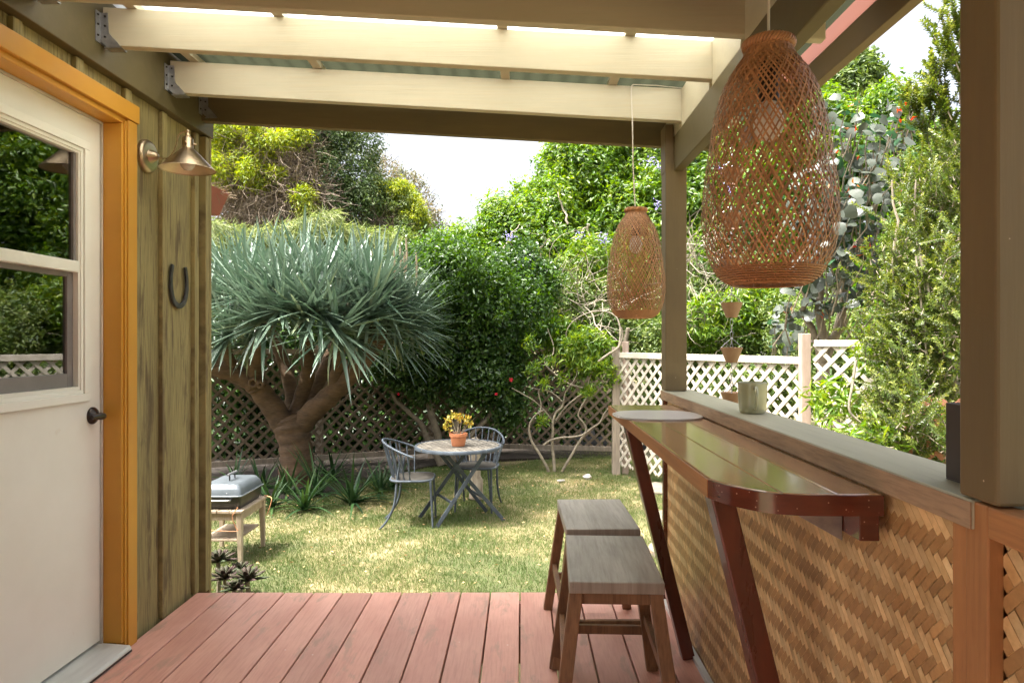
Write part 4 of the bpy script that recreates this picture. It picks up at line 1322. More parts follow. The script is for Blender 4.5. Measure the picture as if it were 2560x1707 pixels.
np_mesh('foliage', np.concatenate(bigV), np.concatenate(bigF), 4, lf_dragon, dt, np.concatenate(bigT), smooth=True, kind='stuff')

# dead flower stalks on the crown
fs_ = MB()
for (x, y) in ((1015, 605), (1000, 620), (985, 635), (1010, 640), (1040, 640)):
    p = W(x, y, DY - 0.2)
    fs_.tube([p + Vector((0, 0, -0.35)), p + Vector((0.01, 0, -0.15)), p + Vector((0.0, 0, 0.04))], [0.006, 0.014, 0.010], 6)
fs_.build('flower_stalk', m_needles, dt, smooth=True, kind='stuff')

# ------------------------------------------------------------------ hedges and trees
def ball(x, y, z, rx, ry, rz_): return (Vector((x, y, z)), (rx, ry, rz_), rx * rz_)
def tree(name, label, cat, base, limbs, r, mt, group=None):
    t = thing(name, label, cat, tuple(base), group)
    mb = MB()
    for p0, p1, ra, rb in limbs:
        branch_tubes(mb, p0, p1, ra, rb, 0.06, 8)
    mb.build('trunk', mt, t, smooth=True)
    return t

# left: tall evergreen with dry inside
e1 = tree('evergreen_tree', 'tall ragged evergreen with dry grey brown twigs showing inside, above the dragon tree', 'tree', (-5.2, 13.4, GZ),
          [((-5.2, 13.4, GZ), (-5.0, 13.4, 3.2), 0.26, 0.16), ((-5.0, 13.4, 3.0), (-4.2, 13.1, 5.6), 0.15, 0.05), ((-5.0, 13.4, 2.6), (-6.3, 13.2, 5.0), 0.15, 0.05), ((-5.0, 13.4, 2.4), (-3.6, 13.0, 3.6), 0.12, 0.04), ((-5.1, 13.4, 2.4), (-5.6, 12.8, 4.4), 0.12, 0.04)], 1, m_bark)
eb1 = [blob(845, 420, 13, 100, 175, .9), blob(790, 340, 13, 70, 90, .8), blob(880, 520, 12.9, 90, 80, .8), blob(800, 560, 12.6, 60, 50, .5), blob(770, 230, 13.2, 120, 130, 1.2), blob(600, 230, 13.4, 130, 110, 1.2)]
crown('crown', eb1, 70000, 0.070, lf_conifer, e1, clump=0.16, per=24, shell=0.7, ratio=0.36)
eb_y = [blob(random.uniform(528, 700), random.uniform(300, 470), random.uniform(11.6, 12.1), random.uniform(14, 30), random.uniform(12, 26), .15) for _ in range(17)] + [blob(548, 330, 11.9, 45, 50, .3), blob(535, 430, 11.7, 32, 50, .3), blob(760, 500, 11.7, 24, 34, .2), blob(745, 340, 11.9, 22, 30, .2)]
crown('bright_foliage', eb_y, 17000, 0.075, lf_yellow, e1, clump=0.14, per=20, shell=0.6, ratio=0.25, droop=0.0, up=0.8, tone_bias=-0.05)
dry = [blob(670, 430, 12.3, 130, 150, .5), blob(730, 500, 12.1, 90, 90, .4), blob(600, 500, 12.6, 80, 60, .4), blob(720, 330, 12.9, 90, 60, .6)]
twigs('dry_twigs', dry, 5200, 0.6, 0.009, m_twig, e1, bias=(0.25, -0.1, -0.5), wob=0.7)
crown('inner_foliage', [blob(660, 420, 13.4, 150, 170, .3)], 22000, 0.08, lf_conifer, e1, clump=0.2, per=24, ratio=0.35)

e2 = tree('leaning_shrub', 'rounded yellow topped shrub leaning at the end of the evergreen, against the sky', 'shrub', (-2.6, 13.6, GZ),
          [((-2.6, 13.6, GZ), (-2.5, 13.4, 2.0), 0.14, 0.08), ((-2.5, 13.4, 1.9), (-2.0, 13.2, 3.6), 0.08, 0.03), ((-2.5, 13.4, 1.9), (-3.2, 13.2, 3.4), 0.08, 0.03)], 1, m_bark)
crown('crown', [blob(980, 520, 13.2, 70, 55, .6), blob(1010, 570, 13.2, 60, 70, .6), blob(950, 480, 13.3, 45, 25, .4)], 26000, 0.06, lf_mid, e2, clump=0.12, per=22, shell=0.7, ratio=0.35, tone_bias=0.12)
crown('bright_foliage', [blob(985, 480, 13.0, 60, 24, .4), blob(1035, 540, 13.0, 28, 50, .4)], 7000, 0.06, lf_yellow, e2, clump=0.1, per=18, shell=0.7, ratio=0.35)
twigs('dry_twigs', [blob(945, 575, 12.9, 70, 45, .4), blob(985, 600, 12.9, 40, 40, .3)], 1300, 0.45, 0.007, m_twig, e2, bias=(0.2, 0, -0.3))

e3 = tree('sparse_tree', 'thin sparse tree with few leaves seen against the white sky', 'tree', (-3.4, 19.5, GZ),
          [((-3.4, 19.5, GZ), (-3.5, 19.5, 3.5), 0.18, 0.10), ((-3.5, 19.5, 3.4), (-3.0, 19.4, 6.0), 0.08, 0.02), ((-3.5, 19.5, 3.0), (-2.6, 19.4, 4.6), 0.07, 0.02), ((-3.5, 19.5, 3.4), (-4.2, 19.4, 6.4), 0.08, 0.02)], 1, m_bark)
sb = [blob(965, 430, 19.4, 40, 30, .5), blob(1010, 455, 19.4, 40, 30, .5), blob(1065, 530, 19.4, 40, 50, .5), blob(1085, 555, 19.4, 34, 30, .5), blob(1050, 590, 19.4, 45, 28, .5), blob(940, 400, 19.4, 26, 25, .4), blob(1030, 470, 19.4, 40, 30, .4)]
twigs('twig', sb, 230, 0.55, 0.008, m_bark, e3, bias=(0.5, 0, 0.3))
crown('crown', sb, 3600, 0.085, lf_haze, e3, clump=0.16, per=6, shell=0.3, ratio=0.45)

# weeping feathery plant above the dragon tree
wp = thing('weeping_shrub', 'pale green feathery weeping shrub between the dragon tree and the evergreen', 'shrub', tuple(W(680, 640, 10.6)))
n = 9500
cb = rng.random(n)
px_ = 525 + 470 * cb
py_ = 548 + 22 * np.sin(cb * 7) + 70 * rng.random(n) ** 1.2 + np.where(px_ > 840, 35, 0)
Yd = 10.9 + rng.normal(size=n) * 0.25
P = np.stack([(px_ - 1303) * Yd / F, Yd, H - (py_ - 850) * Yd / F], axis=1)
D = np.stack([rng.normal(size=n) * 0.5 + 0.5, rng.normal(size=n) * 0.3 - 0.3, -0.45 + rng.normal(size=n) * 0.45], axis=1)
leaf_cloud('crown', P, D, rng.normal(size=(n, 3)) + np.array([0, 0, 1.0]), 0.14 + 0.12 * rng.random(n), np.full(n, 0.010), rng.random(n), lf_weep, wp, kind='stuff')
st_ = MB()
for x0 in (560, 660, 760, 860, 930):
    branch_tubes(st_, W(x0, 800, 10.9) , W(x0 + random.uniform(-30, 40), 575, 10.9), 0.03, 0.01, 0.05, 6)
    st_.tube([W(x0, 800, 10.9), W(x0, 1100, 10.9) * 1.0], 0.03, 6)
st_.build('trunk', m_bark, wp, smooth=True)
crown('lower_foliage', [blob(560, 640, 11.2, 60, 70, .3), blob(700, 640, 11.2, 120, 40, .3), blob(900, 640, 11.2, 120, 60, .3), blob(640, 700, 11.2, 180, 60, .3), blob(1010, 640, 11.2, 60, 60, .3)], 26000, 0.07, lf_mid, wp, clump=0.12, per=18, ratio=0.35)

# the big bright green tree, centre to right
g1 = tree('broadleaf_tree', 'large bright glossy green tree filling the middle against the sky', 'tree', (1.6, 13.8, GZ),
          [((1.6, 13.8, GZ), (1.5, 13.6, 2.4), 0.32, 0.22), ((1.5, 13.6, 2.2), (0.4, 13.2, 4.0), 0.18, 0.05), ((1.5, 13.6, 2.2), (2.2, 13.2, 4.8), 0.18, 0.05), ((1.5, 13.6, 1.9), (-0.6, 13.0, 2.8), 0.14, 0.04), ((1.5, 13.6, 2.0), (3.4, 13.4, 4.0), 0.14, 0.04)], 1, m_bark)
gb = [blob(1450, 430, 13, 100, 85, .9), blob(1400, 385, 13, 42, 35, .6), blob(1570, 420, 13.2, 120, 120, 1.0), blob(1400, 520, 12.8, 110, 80, .9), blob(1290, 590, 12.6, 95, 85, .8), blob(1255, 545, 12.6, 52, 38, .5),
      blob(1180, 660, 12.4, 95, 75, .7), blob(1140, 700, 12.2, 60, 60, .5), blob(1400, 640, 12.4, 170, 120, .8), blob(1600, 600, 12.4, 150, 160, .8), blob(1550, 760, 12.3, 180, 110, .7), blob(1300, 740, 12.2, 150, 110, .6), blob(1480, 300, 13.3, 90, 60, .8), blob(1600, 280, 13.3, 100, 70, .8)]
crown('crown', gb, 150000, 0.095, lf_glossy, g1, clump=0.20, per=26, shell=0.75, ratio=0.42, up=0.5, tone_bias=0.05)
bb = MB()
for a, b_ in (((1420, 560), (1395, 480)), ((1430, 740), (1440, 600)), ((1440, 600), (1475, 560)), ((1440, 640), (1385, 590)), ((1400, 650), (1385, 560)), ((1460, 700), (1530, 620)), ((1385, 590), (1330, 640)), ((1250, 640), (1300, 560)), ((1560, 740), (1600, 620)), ((1470, 560), (1465, 640))):
    branch_tubes(bb, W(a[0], a[1], 11.55), W(b_[0], b_[1], 11.65), 0.020, 0.009, 0.10, 6)
bb.build('branch', m_bark_pale, g1, smooth=True, kind='stuff')

g2 = tree('broadleaf_tree', 'second glossy green tree behind the near pendant lamp and the slim post', 'tree', (4.4, 13.2, GZ),
          [((4.4, 13.2, GZ), (4.3, 13.2, 2.6), 0.25, 0.16), ((4.3, 13.2, 2.4), (5.4, 13, 4.6), 0.14, 0.04), ((4.3, 13.2, 2.4), (3.4, 13, 4.6), 0.14, 0.04)], 1, m_bark)
gb2 = [blob(1760, 480, 12.6, 110, 150, .9), blob(1860, 560, 12.2, 130, 170, .9), blob(1760, 700, 11.8, 130, 90, .7), blob(1930, 700, 11.8, 110, 100, .7), blob(1900, 400, 12.6, 120, 120, .9), blob(2010, 330, 12.6, 110, 90, .9), blob(2060, 300, 12.2, 60, 60, .6), blob(2130, 330, 12.2, 70, 50, .6), blob(2230, 270, 12, 55, 55, .5), blob(2180, 420, 12, 150, 110, .7), blob(2050, 480, 12, 120, 130, .7), blob(2300, 420, 12, 90, 110, .7)]
crown('crown', gb2, 120000, 0.10, lf_glossy, g2, clump=0.20, per=26, shell=0.75, ratio=0.42, up=0.5, tone_bias=0.0)
twigs('twig', [blob(1780, 720, 11.0, 110, 60, .3), blob(1740, 640, 11.0, 60, 60, .3)], 160, 0.9, 0.010, m_bark_pale, g2, bias=(0.3, 0, 0.2), steps=6)

g3 = tree('round_topped_tree', 'dark round topped tree farther off, right of the fascia board against the sky', 'tree', (9.0, 19.0, GZ),
          [((9.0, 19.0, GZ), (9.0, 19.0, 5.0), 0.3, 0.16)], 1, m_bark)
crown('crown', [blob(2120, 215, 19, 62, 62, .8), blob(2075, 240, 19, 60, 60, .8), blob(2140, 175, 19, 40, 36, .6), blob(2155, 215, 19, 34, 26, .5), blob(2050, 320, 19, 100, 90, .8)], 20000, 0.17, lf_mid, g3, clump=0.28, per=22, shell=0.8, ratio=0.4, tone_bias=-0.1)

# the tall tree beside the house whose branches hang over the lawn above the patio roof line and dapple it
ov = tree('shade_tree', 'tall spreading tree beside the house whose branches hang over the lawn above the frame', 'tree', (-5.6, 6.4, GZ),
          [((-5.6, 6.4, GZ), (-5.3, 6.3, 4.2), 0.28, 0.2), ((-5.3, 6.3, 4.0), (-1.4, 6.2, 5.6), 0.15, 0.03), ((-5.3, 6.3, 4.0), (-2.6, 7.6, 5.6), 0.14, 0.03), ((-5.3, 6.3, 4.0), (-6.5, 6.6, 6.4), 0.14, 0.04)], 1, m_bark)
crown('crown', [ball(-2.9, 6.0, 5.5, .8, .7, .4), ball(-1.9, 6.2, 5.6, .9, .8, .4), ball(-1.9, 7.2, 5.7, .8, .6, .4), ball(-1.2, 7.6, 5.9, .8, .5, .4), ball(-6.2, 6.2, 6.6, 1.0, 1.2, .6)], 15000, 0.09, lf_mid, ov, clump=0.22, per=22, shell=0.3, ratio=0.42)

# dark hedge in front of the brown fence
h1 = tree('camellia_shrub', 'dense dark green shrub in front of the brown fence, right of the dragon tree', 'shrub', (-1.1, 9.4, GZ),
          [((-1.1, 9.4, GZ), (-1.3, 9.4, 0.8), 0.06, 0.03), ((-1.0, 9.4, GZ), (-0.6, 9.3, 1.0), 0.06, 0.03), ((-1.1, 9.4, GZ), (-1.8, 9.3, 0.6), 0.05, 0.02), ((-1.0, 9.4, GZ), (-0.2, 9.3, 0.5), 0.05, 0.02)], 1, m_bark)
hb1 = [blob(1120, 760, 9.2, 95, 120, .45), blob(1210, 800, 9.3, 85, 130, .45), blob(1190, 930, 9.3, 95, 70, .35), blob(1265, 900, 9.5, 50, 110, .3), blob(1080, 880, 9.2, 70, 50, .3), blob(1020, 700, 9.5, 80, 70, .4), blob(1110, 660, 9.6, 80, 60, .4), blob(1260, 1000, 9.5, 40, 60, .25), blob(1060, 960, 9.4, 40, 40, .2), blob(1000, 920, 9.3, 60, 40, .2), blob(1300, 700, 9.8, 80, 90, .4)]
crown('crown', hb1, 60000, 0.062, lf_dark, h1, clump=0.17, per=20, shell=0.4, ratio=0.55, up=0.3, tone_bias=0.05)
crown('upper_foliage', [blob(1120, 680, 8.7, 90, 80, .25), blob(1220, 720, 8.8, 80, 100, .25), blob(1310, 780, 9.2, 70, 110, .2), blob(1350, 720, 9.6, 60, 60, .2), blob(1100, 620, 9.0, 60, 40, .2)], 9000, 0.065, lf_glossy, h1, clump=0.14, per=12, shell=0.3, ratio=0.45, tone_bias=-0.35)
for (x, y) in ((1277, 949), (996, 985), (1240, 985)):
    P0 = np.array([list(W(x, y, 8.75))] * 14)
    leaf_cloud('blossom', P0, rng.normal(size=(14, 3)), rng.normal(size=(14, 3)), np.full(14, 0.035 if x == 1277 else .02), np.full(14, 0.03), rng.random(14), lf_red, h1)

# shrub mass right behind the white fence and filling behind the left fence
h2 = tree('hedge_row', 'loose mid green hedge behind the white lattice fence', 'hedge', (2.4, 10.4, GZ),
          [((1.6, 10.4, GZ), (1.6, 10.2, 1.4), 0.06, 0.03), ((2.8, 10.4, GZ), (2.7, 10.2, 1.4), 0.06, 0.03), ((3.9, 10.0, GZ), (3.9, 9.8, 1.6), 0.07, 0.03)], 1, m_bark)
hb2 = [blob(1400, 760, 10.9, 130, 90, .4), blob(1500, 830, 10.9, 130, 70, .4), blob(1560, 960, 10.8, 150, 90, .4), blob(1700, 860, 10.6, 120, 90, .5), blob(1850, 850, 10.4, 140, 90, .5), blob(1900, 960, 9.8, 160, 70, .5), blob(2000, 820, 9.6, 110, 90, .5), blob(1650, 1030, 10.8, 160, 70, .4), blob(1750, 760, 11.0, 100, 80, .4), blob(2100, 900, 8.6, 120, 120, .5)]
crown('crown', hb2, 70000, 0.070, lf_mid, h2, clump=0.15, per=18, shell=0.6, ratio=0.4, tone_bias=0.0)
crown('bright_foliage', [blob(1770, 800, 10.0, 90, 60, .3), blob(1880, 780, 10.0, 90, 80, .3), blob(1500, 660, 11.3, 120, 60, .3), blob(1470, 880, 8.95, 60, 50, .15), blob(1400, 830, 9.6, 60, 40, .15)], 12000, 0.10, lf_glossy, h2, clump=0.13, per=14, ratio=0.28, tone_bias=0.15)
twigs('twig', [blob(1470, 780, 10.2, 130, 90, .4), blob(1400, 720, 10.4, 120, 60, .3), blob(1760, 800, 10.0, 80, 80, .3)], 170, 0.8, 0.007, m_bark_pale, h2, bias=(0.1, 0, 0.2), steps=6, wob=0.8)
P0 = np.concatenate([np.array([list(W(x, y, Y))] * 30) + rng.normal(size=(30, 3)) * 0.045 for x, y, Y in ((1628, 405, 11.9), (1650, 415, 11.9), (1512, 602, 11.2), (1505, 595, 11.2), (1645, 512, 11.4), (1452, 590, 11.4), (1800, 420, 11.3), (1825, 470, 11.3), (1276, 590, 11.4))])
bl = thing('lilac_flowers', 'clusters of pale lilac flowers scattered high in the glossy trees', 'flowers', tuple(W(1630, 405, 11.9)), kind='stuff')
leaf_cloud('flower_cluster', P0, rng.normal(size=P0.shape), rng.normal(size=P0.shape), np.full(len(P0), 0.034), np.full(len(P0), 0.03), rng.random(len(P0)), lf_blossom, bl, kind='stuff')

h3 = tree('hedge_row', 'shaded dark hedge behind the brown lattice fence on the left', 'hedge', (-4.0, 10.8, GZ),
          [((-4.8, 10.6, GZ), (-4.8, 10.6, 1.2), 0.06, 0.03), ((-3.0, 11.2, GZ), (-3.0, 11.2, 1.2), 0.06, 0.03), ((-1.0, 11.6, GZ), (-1.0, 11.6, 1.2), 0.06, 0.03)], 1, m_bark)
hb3 = [blob(560, 1080, 10.2, 130, 80, .5), blob(720, 1080, 10.5, 130, 80, .5), blob(880, 1060, 10.9, 130, 80, .4), blob(1040, 1050, 11.2, 130, 80, .4), blob(1200, 1040, 11.6, 130, 80, .4), blob(1380, 1030, 11.2, 140, 70, .4), blob(560, 900, 10.2, 130, 150, .5), blob(720, 900, 10.6, 130, 160, .5), blob(880, 900, 11.0, 130, 150, .4), blob(1040, 900, 11.4, 130, 150, .4), blob(1200, 900, 11.8, 130, 140, .4), blob(1380, 930, 11.6, 140, 120, .4), blob(620, 780, 10.8, 140, 90, .4), blob(850, 760, 11.4, 180, 90, .4), blob(1060, 720, 11.8, 150, 90, .4)]
crown('crown', hb3, 110000, 0.085, lf_dark, h3, clump=0.18, per=20, shell=0.5, ratio=0.5)
# hedges beyond the frame on the right: they are what the door panes mirror
h4 = tree('hedge_row', 'tall green hedge at the right end of the garden, mirrored in the door panes', 'hedge', (7.5, 11.0, GZ),
          [((6.5, 11.0, GZ), (6.5, 11.0, 2.5), 0.1, 0.05), ((8.5, 10.0, GZ), (8.5, 10.0, 2.5), 0.1, 0.05)], 1, m_bark)
crown('crown', [ball(6.2, 10.4, 1.2, 1.2, .8, 2.0), ball(7.8, 10.4, 1.8, 1.5, .8, 2.4), ball(9.6, 9.8, 1.8, 1.6, .9, 2.6), ball(11.4, 9.0, 1.8, 1.6, .9, 2.6), ball(6.8, 12.0, 3.4, 1.6, .8, 1.6), ball(5.0, 8.2, 0.8, .8, .6, 1.5)], 60000, 0.13, lf_glossy, h4, clump=0.25, per=20, shell=0.7, ratio=0.4, tone_bias=-0.1)
crown('bright_foliage', [ball(6.6, 9.4, 1.6, .7, .3, .6), ball(8.3, 9.4, 2.4, .8, .3, .7), ball(7.4, 9.3, .9, .6, .3, .4)], 6000, 0.12, lf_yellow, h4, clump=0.18, per=16, ratio=0.3)

# ------------------------------------------------------------------ twisted bare shrub in front of the fences
sx = thing('twisted_shrub', 'small shrub with bare twisting pale grey stems in front of the lattice', 'shrub', tuple(G(1385, 1176)))
def cx(p, Y=8.9): return W(1150 + p[0] / 3.408, 760 + p[1] / 3.408, Y)
stems = [([(755, 1425), (735, 1380), (680, 1280), (612, 1170), (590, 1080), (600, 1010), (650, 940), (720, 900)], 15, 8, 8.9, 8.8),
         ([(805, 1425), (797, 1300), (785, 1200), (790, 1090), (792, 1000), (820, 920), (865, 880), (885, 820)], 16, 9, 8.9, 8.85),
         ([(792, 1000), (730, 920), (640, 830), (540, 770), (440, 715)], 8, 4, 8.9, 8.7),
         ([(815, 990), (880, 900), (950, 830), (1060, 750), (1085, 740), (1095, 660), (1130, 575)], 9, 5, 8.9, 8.8),
         ([(870, 1425), (900, 1370), (960, 1270), (1030, 1150), (1075, 1070), (1050, 1010), (1008, 950), (1030, 880), (1085, 790)], 14, 7, 8.9, 8.8),
         ([(715, 1200), (760, 1165), (850, 1138), (960, 1130), (1050, 1110), (1130, 1050), (1190, 1010), (1225, 940), (1270, 880)], 10, 6, 8.8, 8.75),
         ([(1050, 712), (960, 690), (880, 650), (790, 580), (725, 510), (730, 450), (790, 430), (795, 350), (760, 250), (735, 180)], 9, 5, 8.9, 9.1),
         ([(1300, 385), (1240, 300), (1200, 230), (1150, 170), (1130, 90), (1060, 20)], 10, 5, 9.0, 9.4),
         ([(1350, 380), (1365, 280), (1360, 180), (1320, 100), (1220, 60), (1080, 80), (960, 150), (905, 250), (930, 350)], 10, 3, 8.7, 8.9),
         ([(1180, 490), (1260, 430), (1350, 370), (1385, 280), (1375, 200)], 12, 8, 8.7, 8.6),
         ([(870, 830), (820, 780), (750, 740), (640, 720), (560, 700)], 7, 3, 8.8, 8.8),
         ([(680, 950), (690, 850), (670, 760), (690, 700), (700, 640)], 7, 3, 8.8, 8.8),
         ([(885, 820), (900, 750), (990, 610), (1000, 480)], 5, 2, 8.8, 8.8),
         ([(1220, 370), (1190, 260), (1170, 230)], 9, 6, 8.9, 9.0),
         ([(930, 350), (1100, 300), (1180, 240)], 4, 3, 8.9, 9.0)]
for pts, ra, rb, Ya, Yb in stems:
    nP = len(pts)
    P3 = spline([cx(p, Ya + (Yb - Ya) * i / (nP - 1)) for i, p in enumerate(pts)], 5)
    sc = 8.9 / F / 3.408
    mb = MB()
    rr = lerp_list([ra * sc * 0.9, rb * sc * 0.85], len(P3))
    rr = [r * (1 + 0.10 * math.sin(i * 2.3)) for i, r in enumerate(rr)]
    mb.tube(P3, rr, 8).build('stem', m_bark_pale, sx, smooth=True)
lp = [(1000, 300, 60), (960, 330, 70), (1120, 520, 70), (1200, 540, 60), (1270, 600, 90), (1240, 680, 60), (1060, 500, 60), (720, 680, 30), (1090, 750, 40), (870, 640, 40), (1280, 560, 60), (620, 560, 50), (760, 480, 50), (600, 340, 80), (700, 1000, 30)]
sb_ = []
for x, y, r_ in lp:
    c = cx((x, y), 8.7)
    sb_.append((c, (r_ * 0.00153, 0.10, r_ * 0.0012), r_))
P, O, ctt = crown_points(sb_, 1150, 0.05, 10, 0.3)
m_ = len(P)
leaf_cloud('crown', P, norm(rng.normal(size=(m_, 3))) + np.array([0, 0, 0.3]), rng.normal(size=(m_, 3)) + np.array([0, -0.5, 1]), 0.07 + 0.05 * rng.random(m_), np.full(m_, 0.018), np.clip(rng.random(m_) * 0.7 + 0.3, 0, 1), lf_glossy, sx, kind='stuff')

# ------------------------------------------------------------------ right side: grey green round leaved tree, small leaved shrub
hib = tree('grey_leaved_tree', 'tree with big round silvery grey green leaves and purplish undersides, right of the near lamp', 'tree', (2.9, 6.9, GZ),
           [((3.0, 6.9, GZ), (3.0, 6.8, 1.2), 0.08, 0.06), ((3.0, 6.82, 0.95), (2.9, 6.5, 2.4), 0.05, 0.02), ((3.0, 6.82, 0.95), (3.4, 6.5, 2.6), 0.05, 0.02), ((3.0, 6.82, 1.0), (2.6, 6.5, 1.9), 0.04, 0.015), ((3.0, 6.82, 1.05), (3.3, 6.4, 1.9), 0.04, 0.015)], 1, m_bark)
rl_me = []
for tone in (0.05, 0.3, 0.5, 0.7, 0.97):
    vs = [(0, 0, 0)]
    for k in range(13):
        t = 2 * math.pi * k / 12
        r_ = 0.5 * (1 + 0.12 * math.cos(t * 3)) * (1 - 0.35 * math.exp(-((t if t < math.pi else 2 * math.pi - t) / 0.35) ** 2))
        if k < 12:
            vs.append((-r_ * math.cos(t) + 0.0, r_ * math.sin(t), 0.05 * math.cos(t * 2) + 0.008 * (1 if k % 2 else -1) - 0.22 * r_ * r_))
    fs = [(0, 1 + k, 1 + (k + 1) % 12) for k in range(12)]
    me = bpy.data.meshes.new('round_leaf')
    me.from_pydata(vs, [], fs)
    me.polygons.foreach_set('use_smooth', [True] * len(me.polygons))
    at = me.attributes.new('leaf_tone', 'FLOAT', 'POINT')
    at.data.foreach_set('value', [tone] * len(vs))
    me.materials.append(lf_hib)
    rl_me.append(me)
hbl = [blob(2120, 300, 6.2, 50, 40, .25), blob(2190, 350, 6.2, 80, 60, .3), blob(2110, 420, 6.1, 60, 50, .25), blob(2220, 430, 6.1, 70, 60, .25), blob(2110, 560, 6.0, 60, 80, .25), blob(2180, 520, 6.0, 70, 60, .25),
       blob(2130, 690, 6.2, 90, 80, .25), blob(2060, 640, 6.2, 60, 70, .25), blob(2020, 760, 6.6, 50, 60, .2), blob(2080, 250, 6.3, 20, 20, .1), blob(1990, 830, 7.2, 60, 50, .2), blob(2200, 650, 6.1, 60, 80, .25), blob(2040, 500, 6.2, 60, 90, .2), blob(2260, 300, 6.4, 50, 60, .2)]
bw = [b_[2] for b_ in hbl]
def round_leaf_xf():
    b_ = random.choices(hbl, bw)[0]
    u = Vector(norm(rng.normal(size=(1, 3)))[0])
    p = Vector((b_[0][0] + u.x * b_[1][0], b_[0][1] + u.y * b_[1][1], b_[0][2] + u.z * b_[1][2])) if random.random() < 0.75 else Vector((b_[0][0] + u.x * b_[1][0] * .5, b_[0][1] + u.y * b_[1][1] * .5, b_[0][2] + u.z * b_[1][2] * .5))
    nz = (Vector((0, -0.5, 0.75)) + u * 0.5 + Vector(rng.normal(size=3)) * 0.6).normalized()
    xx = nz.orthogonal().normalized()
    xx = (Matrix.Rotation(random.uniform(0, 6.28), 3, nz) @ xx)
    yy = nz.cross(xx)
    s_ = random.choice((0.07, 0.085, 0.10, 0.125))
    o_ = ORG[hib.name]
    return Matrix(((xx.x * s_, yy.x * s_, nz.x * s_, p.x - o_.x), (xx.y * s_, yy.y * s_, nz.y * s_, p.y - o_.y), (xx.z * s_, yy.z * s_, nz.z * s_, p.z - o_.z), (0, 0, 0, 1))), p
tips = []
for i in range(295):
    mx, p = round_leaf_xf()
    ob = bpy.data.objects.new('leaf', rl_me[random.choice((0, 1, 1, 2, 2, 3, 4))])
    COL.objects.link(ob); ob.parent = hib; ob.matrix_local = mx
    tips.append(p)
V, Fx, T, nb = [], [], [], 0
lv = np.array([tuple(v.co) for v in rl_me[0].vertices])
lf = np.array([tuple(p_.vertices) for p_ in rl_me[0].polygons]).ravel()
for i in range(420):
    mx, p = round_leaf_xf()
    A = np.array(mx)
    A[1, 3] += 0.25
    V.append(lv @ A[:3, :3].T + A[:3, 3] + np.array(ORG[hib.name])); Fx.append(lf + nb); T.append(np.full(len(lv), random.random() * 0.8)); nb += len(lv)
np_mesh('crown', np.concatenate(V), np.concatenate(Fx), 3, lf_hib, hib, np.concatenate(T), kind='stuff')
tw = MB()
for p in tips[::2]:
    tw.tube([p, p + Vector((random.uniform(-.05, .05), 0.06, -0.16)), p + Vector((random.uniform(-.1, .1), 0.16, -0.34))], [0.004, 0.006, 0.008], 5)
tw.build('twig', m_bark, hib, smooth=True, kind='stuff')
P0 = np.concatenate([np.array([list(tips[i])] * 3) + rng.normal(size=(3, 3)) * 0.03 for i in range(0, 60, 2)])
leaf_cloud('young_leaf', P0, rng.normal(size=P0.shape), rng.normal(size=P0.shape), np.full(len(P0), 0.06), np.full(len(P0), 0.025), rng.random(len(P0)), lf_hib_orange, hib, kind='stuff')

ss = thing('small_leaved_shrub', 'tall yellow green shrub with tiny leaves on upright spiky shoots, left of the foreground post', 'shrub', (3.2, 5.0, GZ))
SP, SD, SN, SL, ST = [], [], [], [], []
stm = MB()
def shoot(p0, d, L, r0, leaf=0.036, dens=150):
    d = d.normalized()
    p = Vector(p0); steps = 6
    pts = [p.copy()]
    for k in range(steps):
        d = (d + Vector(rng.normal(size=3)) * 0.07 + Vector((0, 0, 0.05))).normalized()
        p = p + d * L / steps
        pts.append(p.copy())
    stm.tube(pts, [r0 * (1 - 0.8 * k / steps) for k in range(steps + 1)], 4, cap=False)
    nl = int(L * dens)
    tb_ = random.random()
    for i in range(nl):
        t = 0.12 + 0.88 * i / nl
        f_ = t * steps; k = min(int(f_), steps - 1); f_ -= k
        q = pts[k].lerp(pts[k + 1], f_)
        ax = (pts[k + 1] - pts[k]).normalized()
        e1 = ax.orthogonal().normalized(); e2 = ax.cross(e1)
        a = i * 2.4
        out = e1 * math.cos(a) + e2 * math.sin(a)
        SP.append(q); SD.append(out * 0.9 + ax * 0.75); SN.append(ax * 0.8 - out * 0.4 + Vector((0, 0, 0.4)))
        SL.append(leaf * random.uniform(0.7, 1.25) * (1 - 0.3 * t)); ST.append(min(1, max(0, 0.25 * tb_ + 0.35 * random.random() + 0.4 * t)))
zones = [((2290, 1050), (45, 90), 4.35, 46, (-0.2, -0.2, 0.8)), ((2370, 1110), (40, 40), 4.25, 22, (-0.2, -0.2, 0.8)), ((2340, 560), (80, 140), 5.2, 130, (-0.25, -0.1, 1)), ((2310, 760), (100, 130), 5.0, 190, (-0.45, -0.2, 0.9)), ((2330, 960), (90, 130), 4.9, 130, (-0.4, -0.3, 0.7)),
         ((2240, 850), (70, 80), 5.1, 80, (-0.7, -0.2, 0.6)), ((2240, 1010), (60, 80), 4.8, 70, (-0.6, -0.3, 0.5)), ((2280, 1100), (110, 60), 4.6, 70, (-0.3, -0.4, 0.6)), ((2390, 800), (60, 200), 4.6, 90, (-0.2, -0.3, 0.9)),
         ((2230, 700), (60, 80), 5.3, 50, (-0.4, 0, 1)), ((2380, 420), (50, 100), 5.3, 50, (-0.3, 0, 1)), ((2290, 480), (50, 60), 5.4, 30, (-0.2, 0, 1)), ((2470, 700), (60, 300), 4.8, 70, (-0.2, 0, 1))]
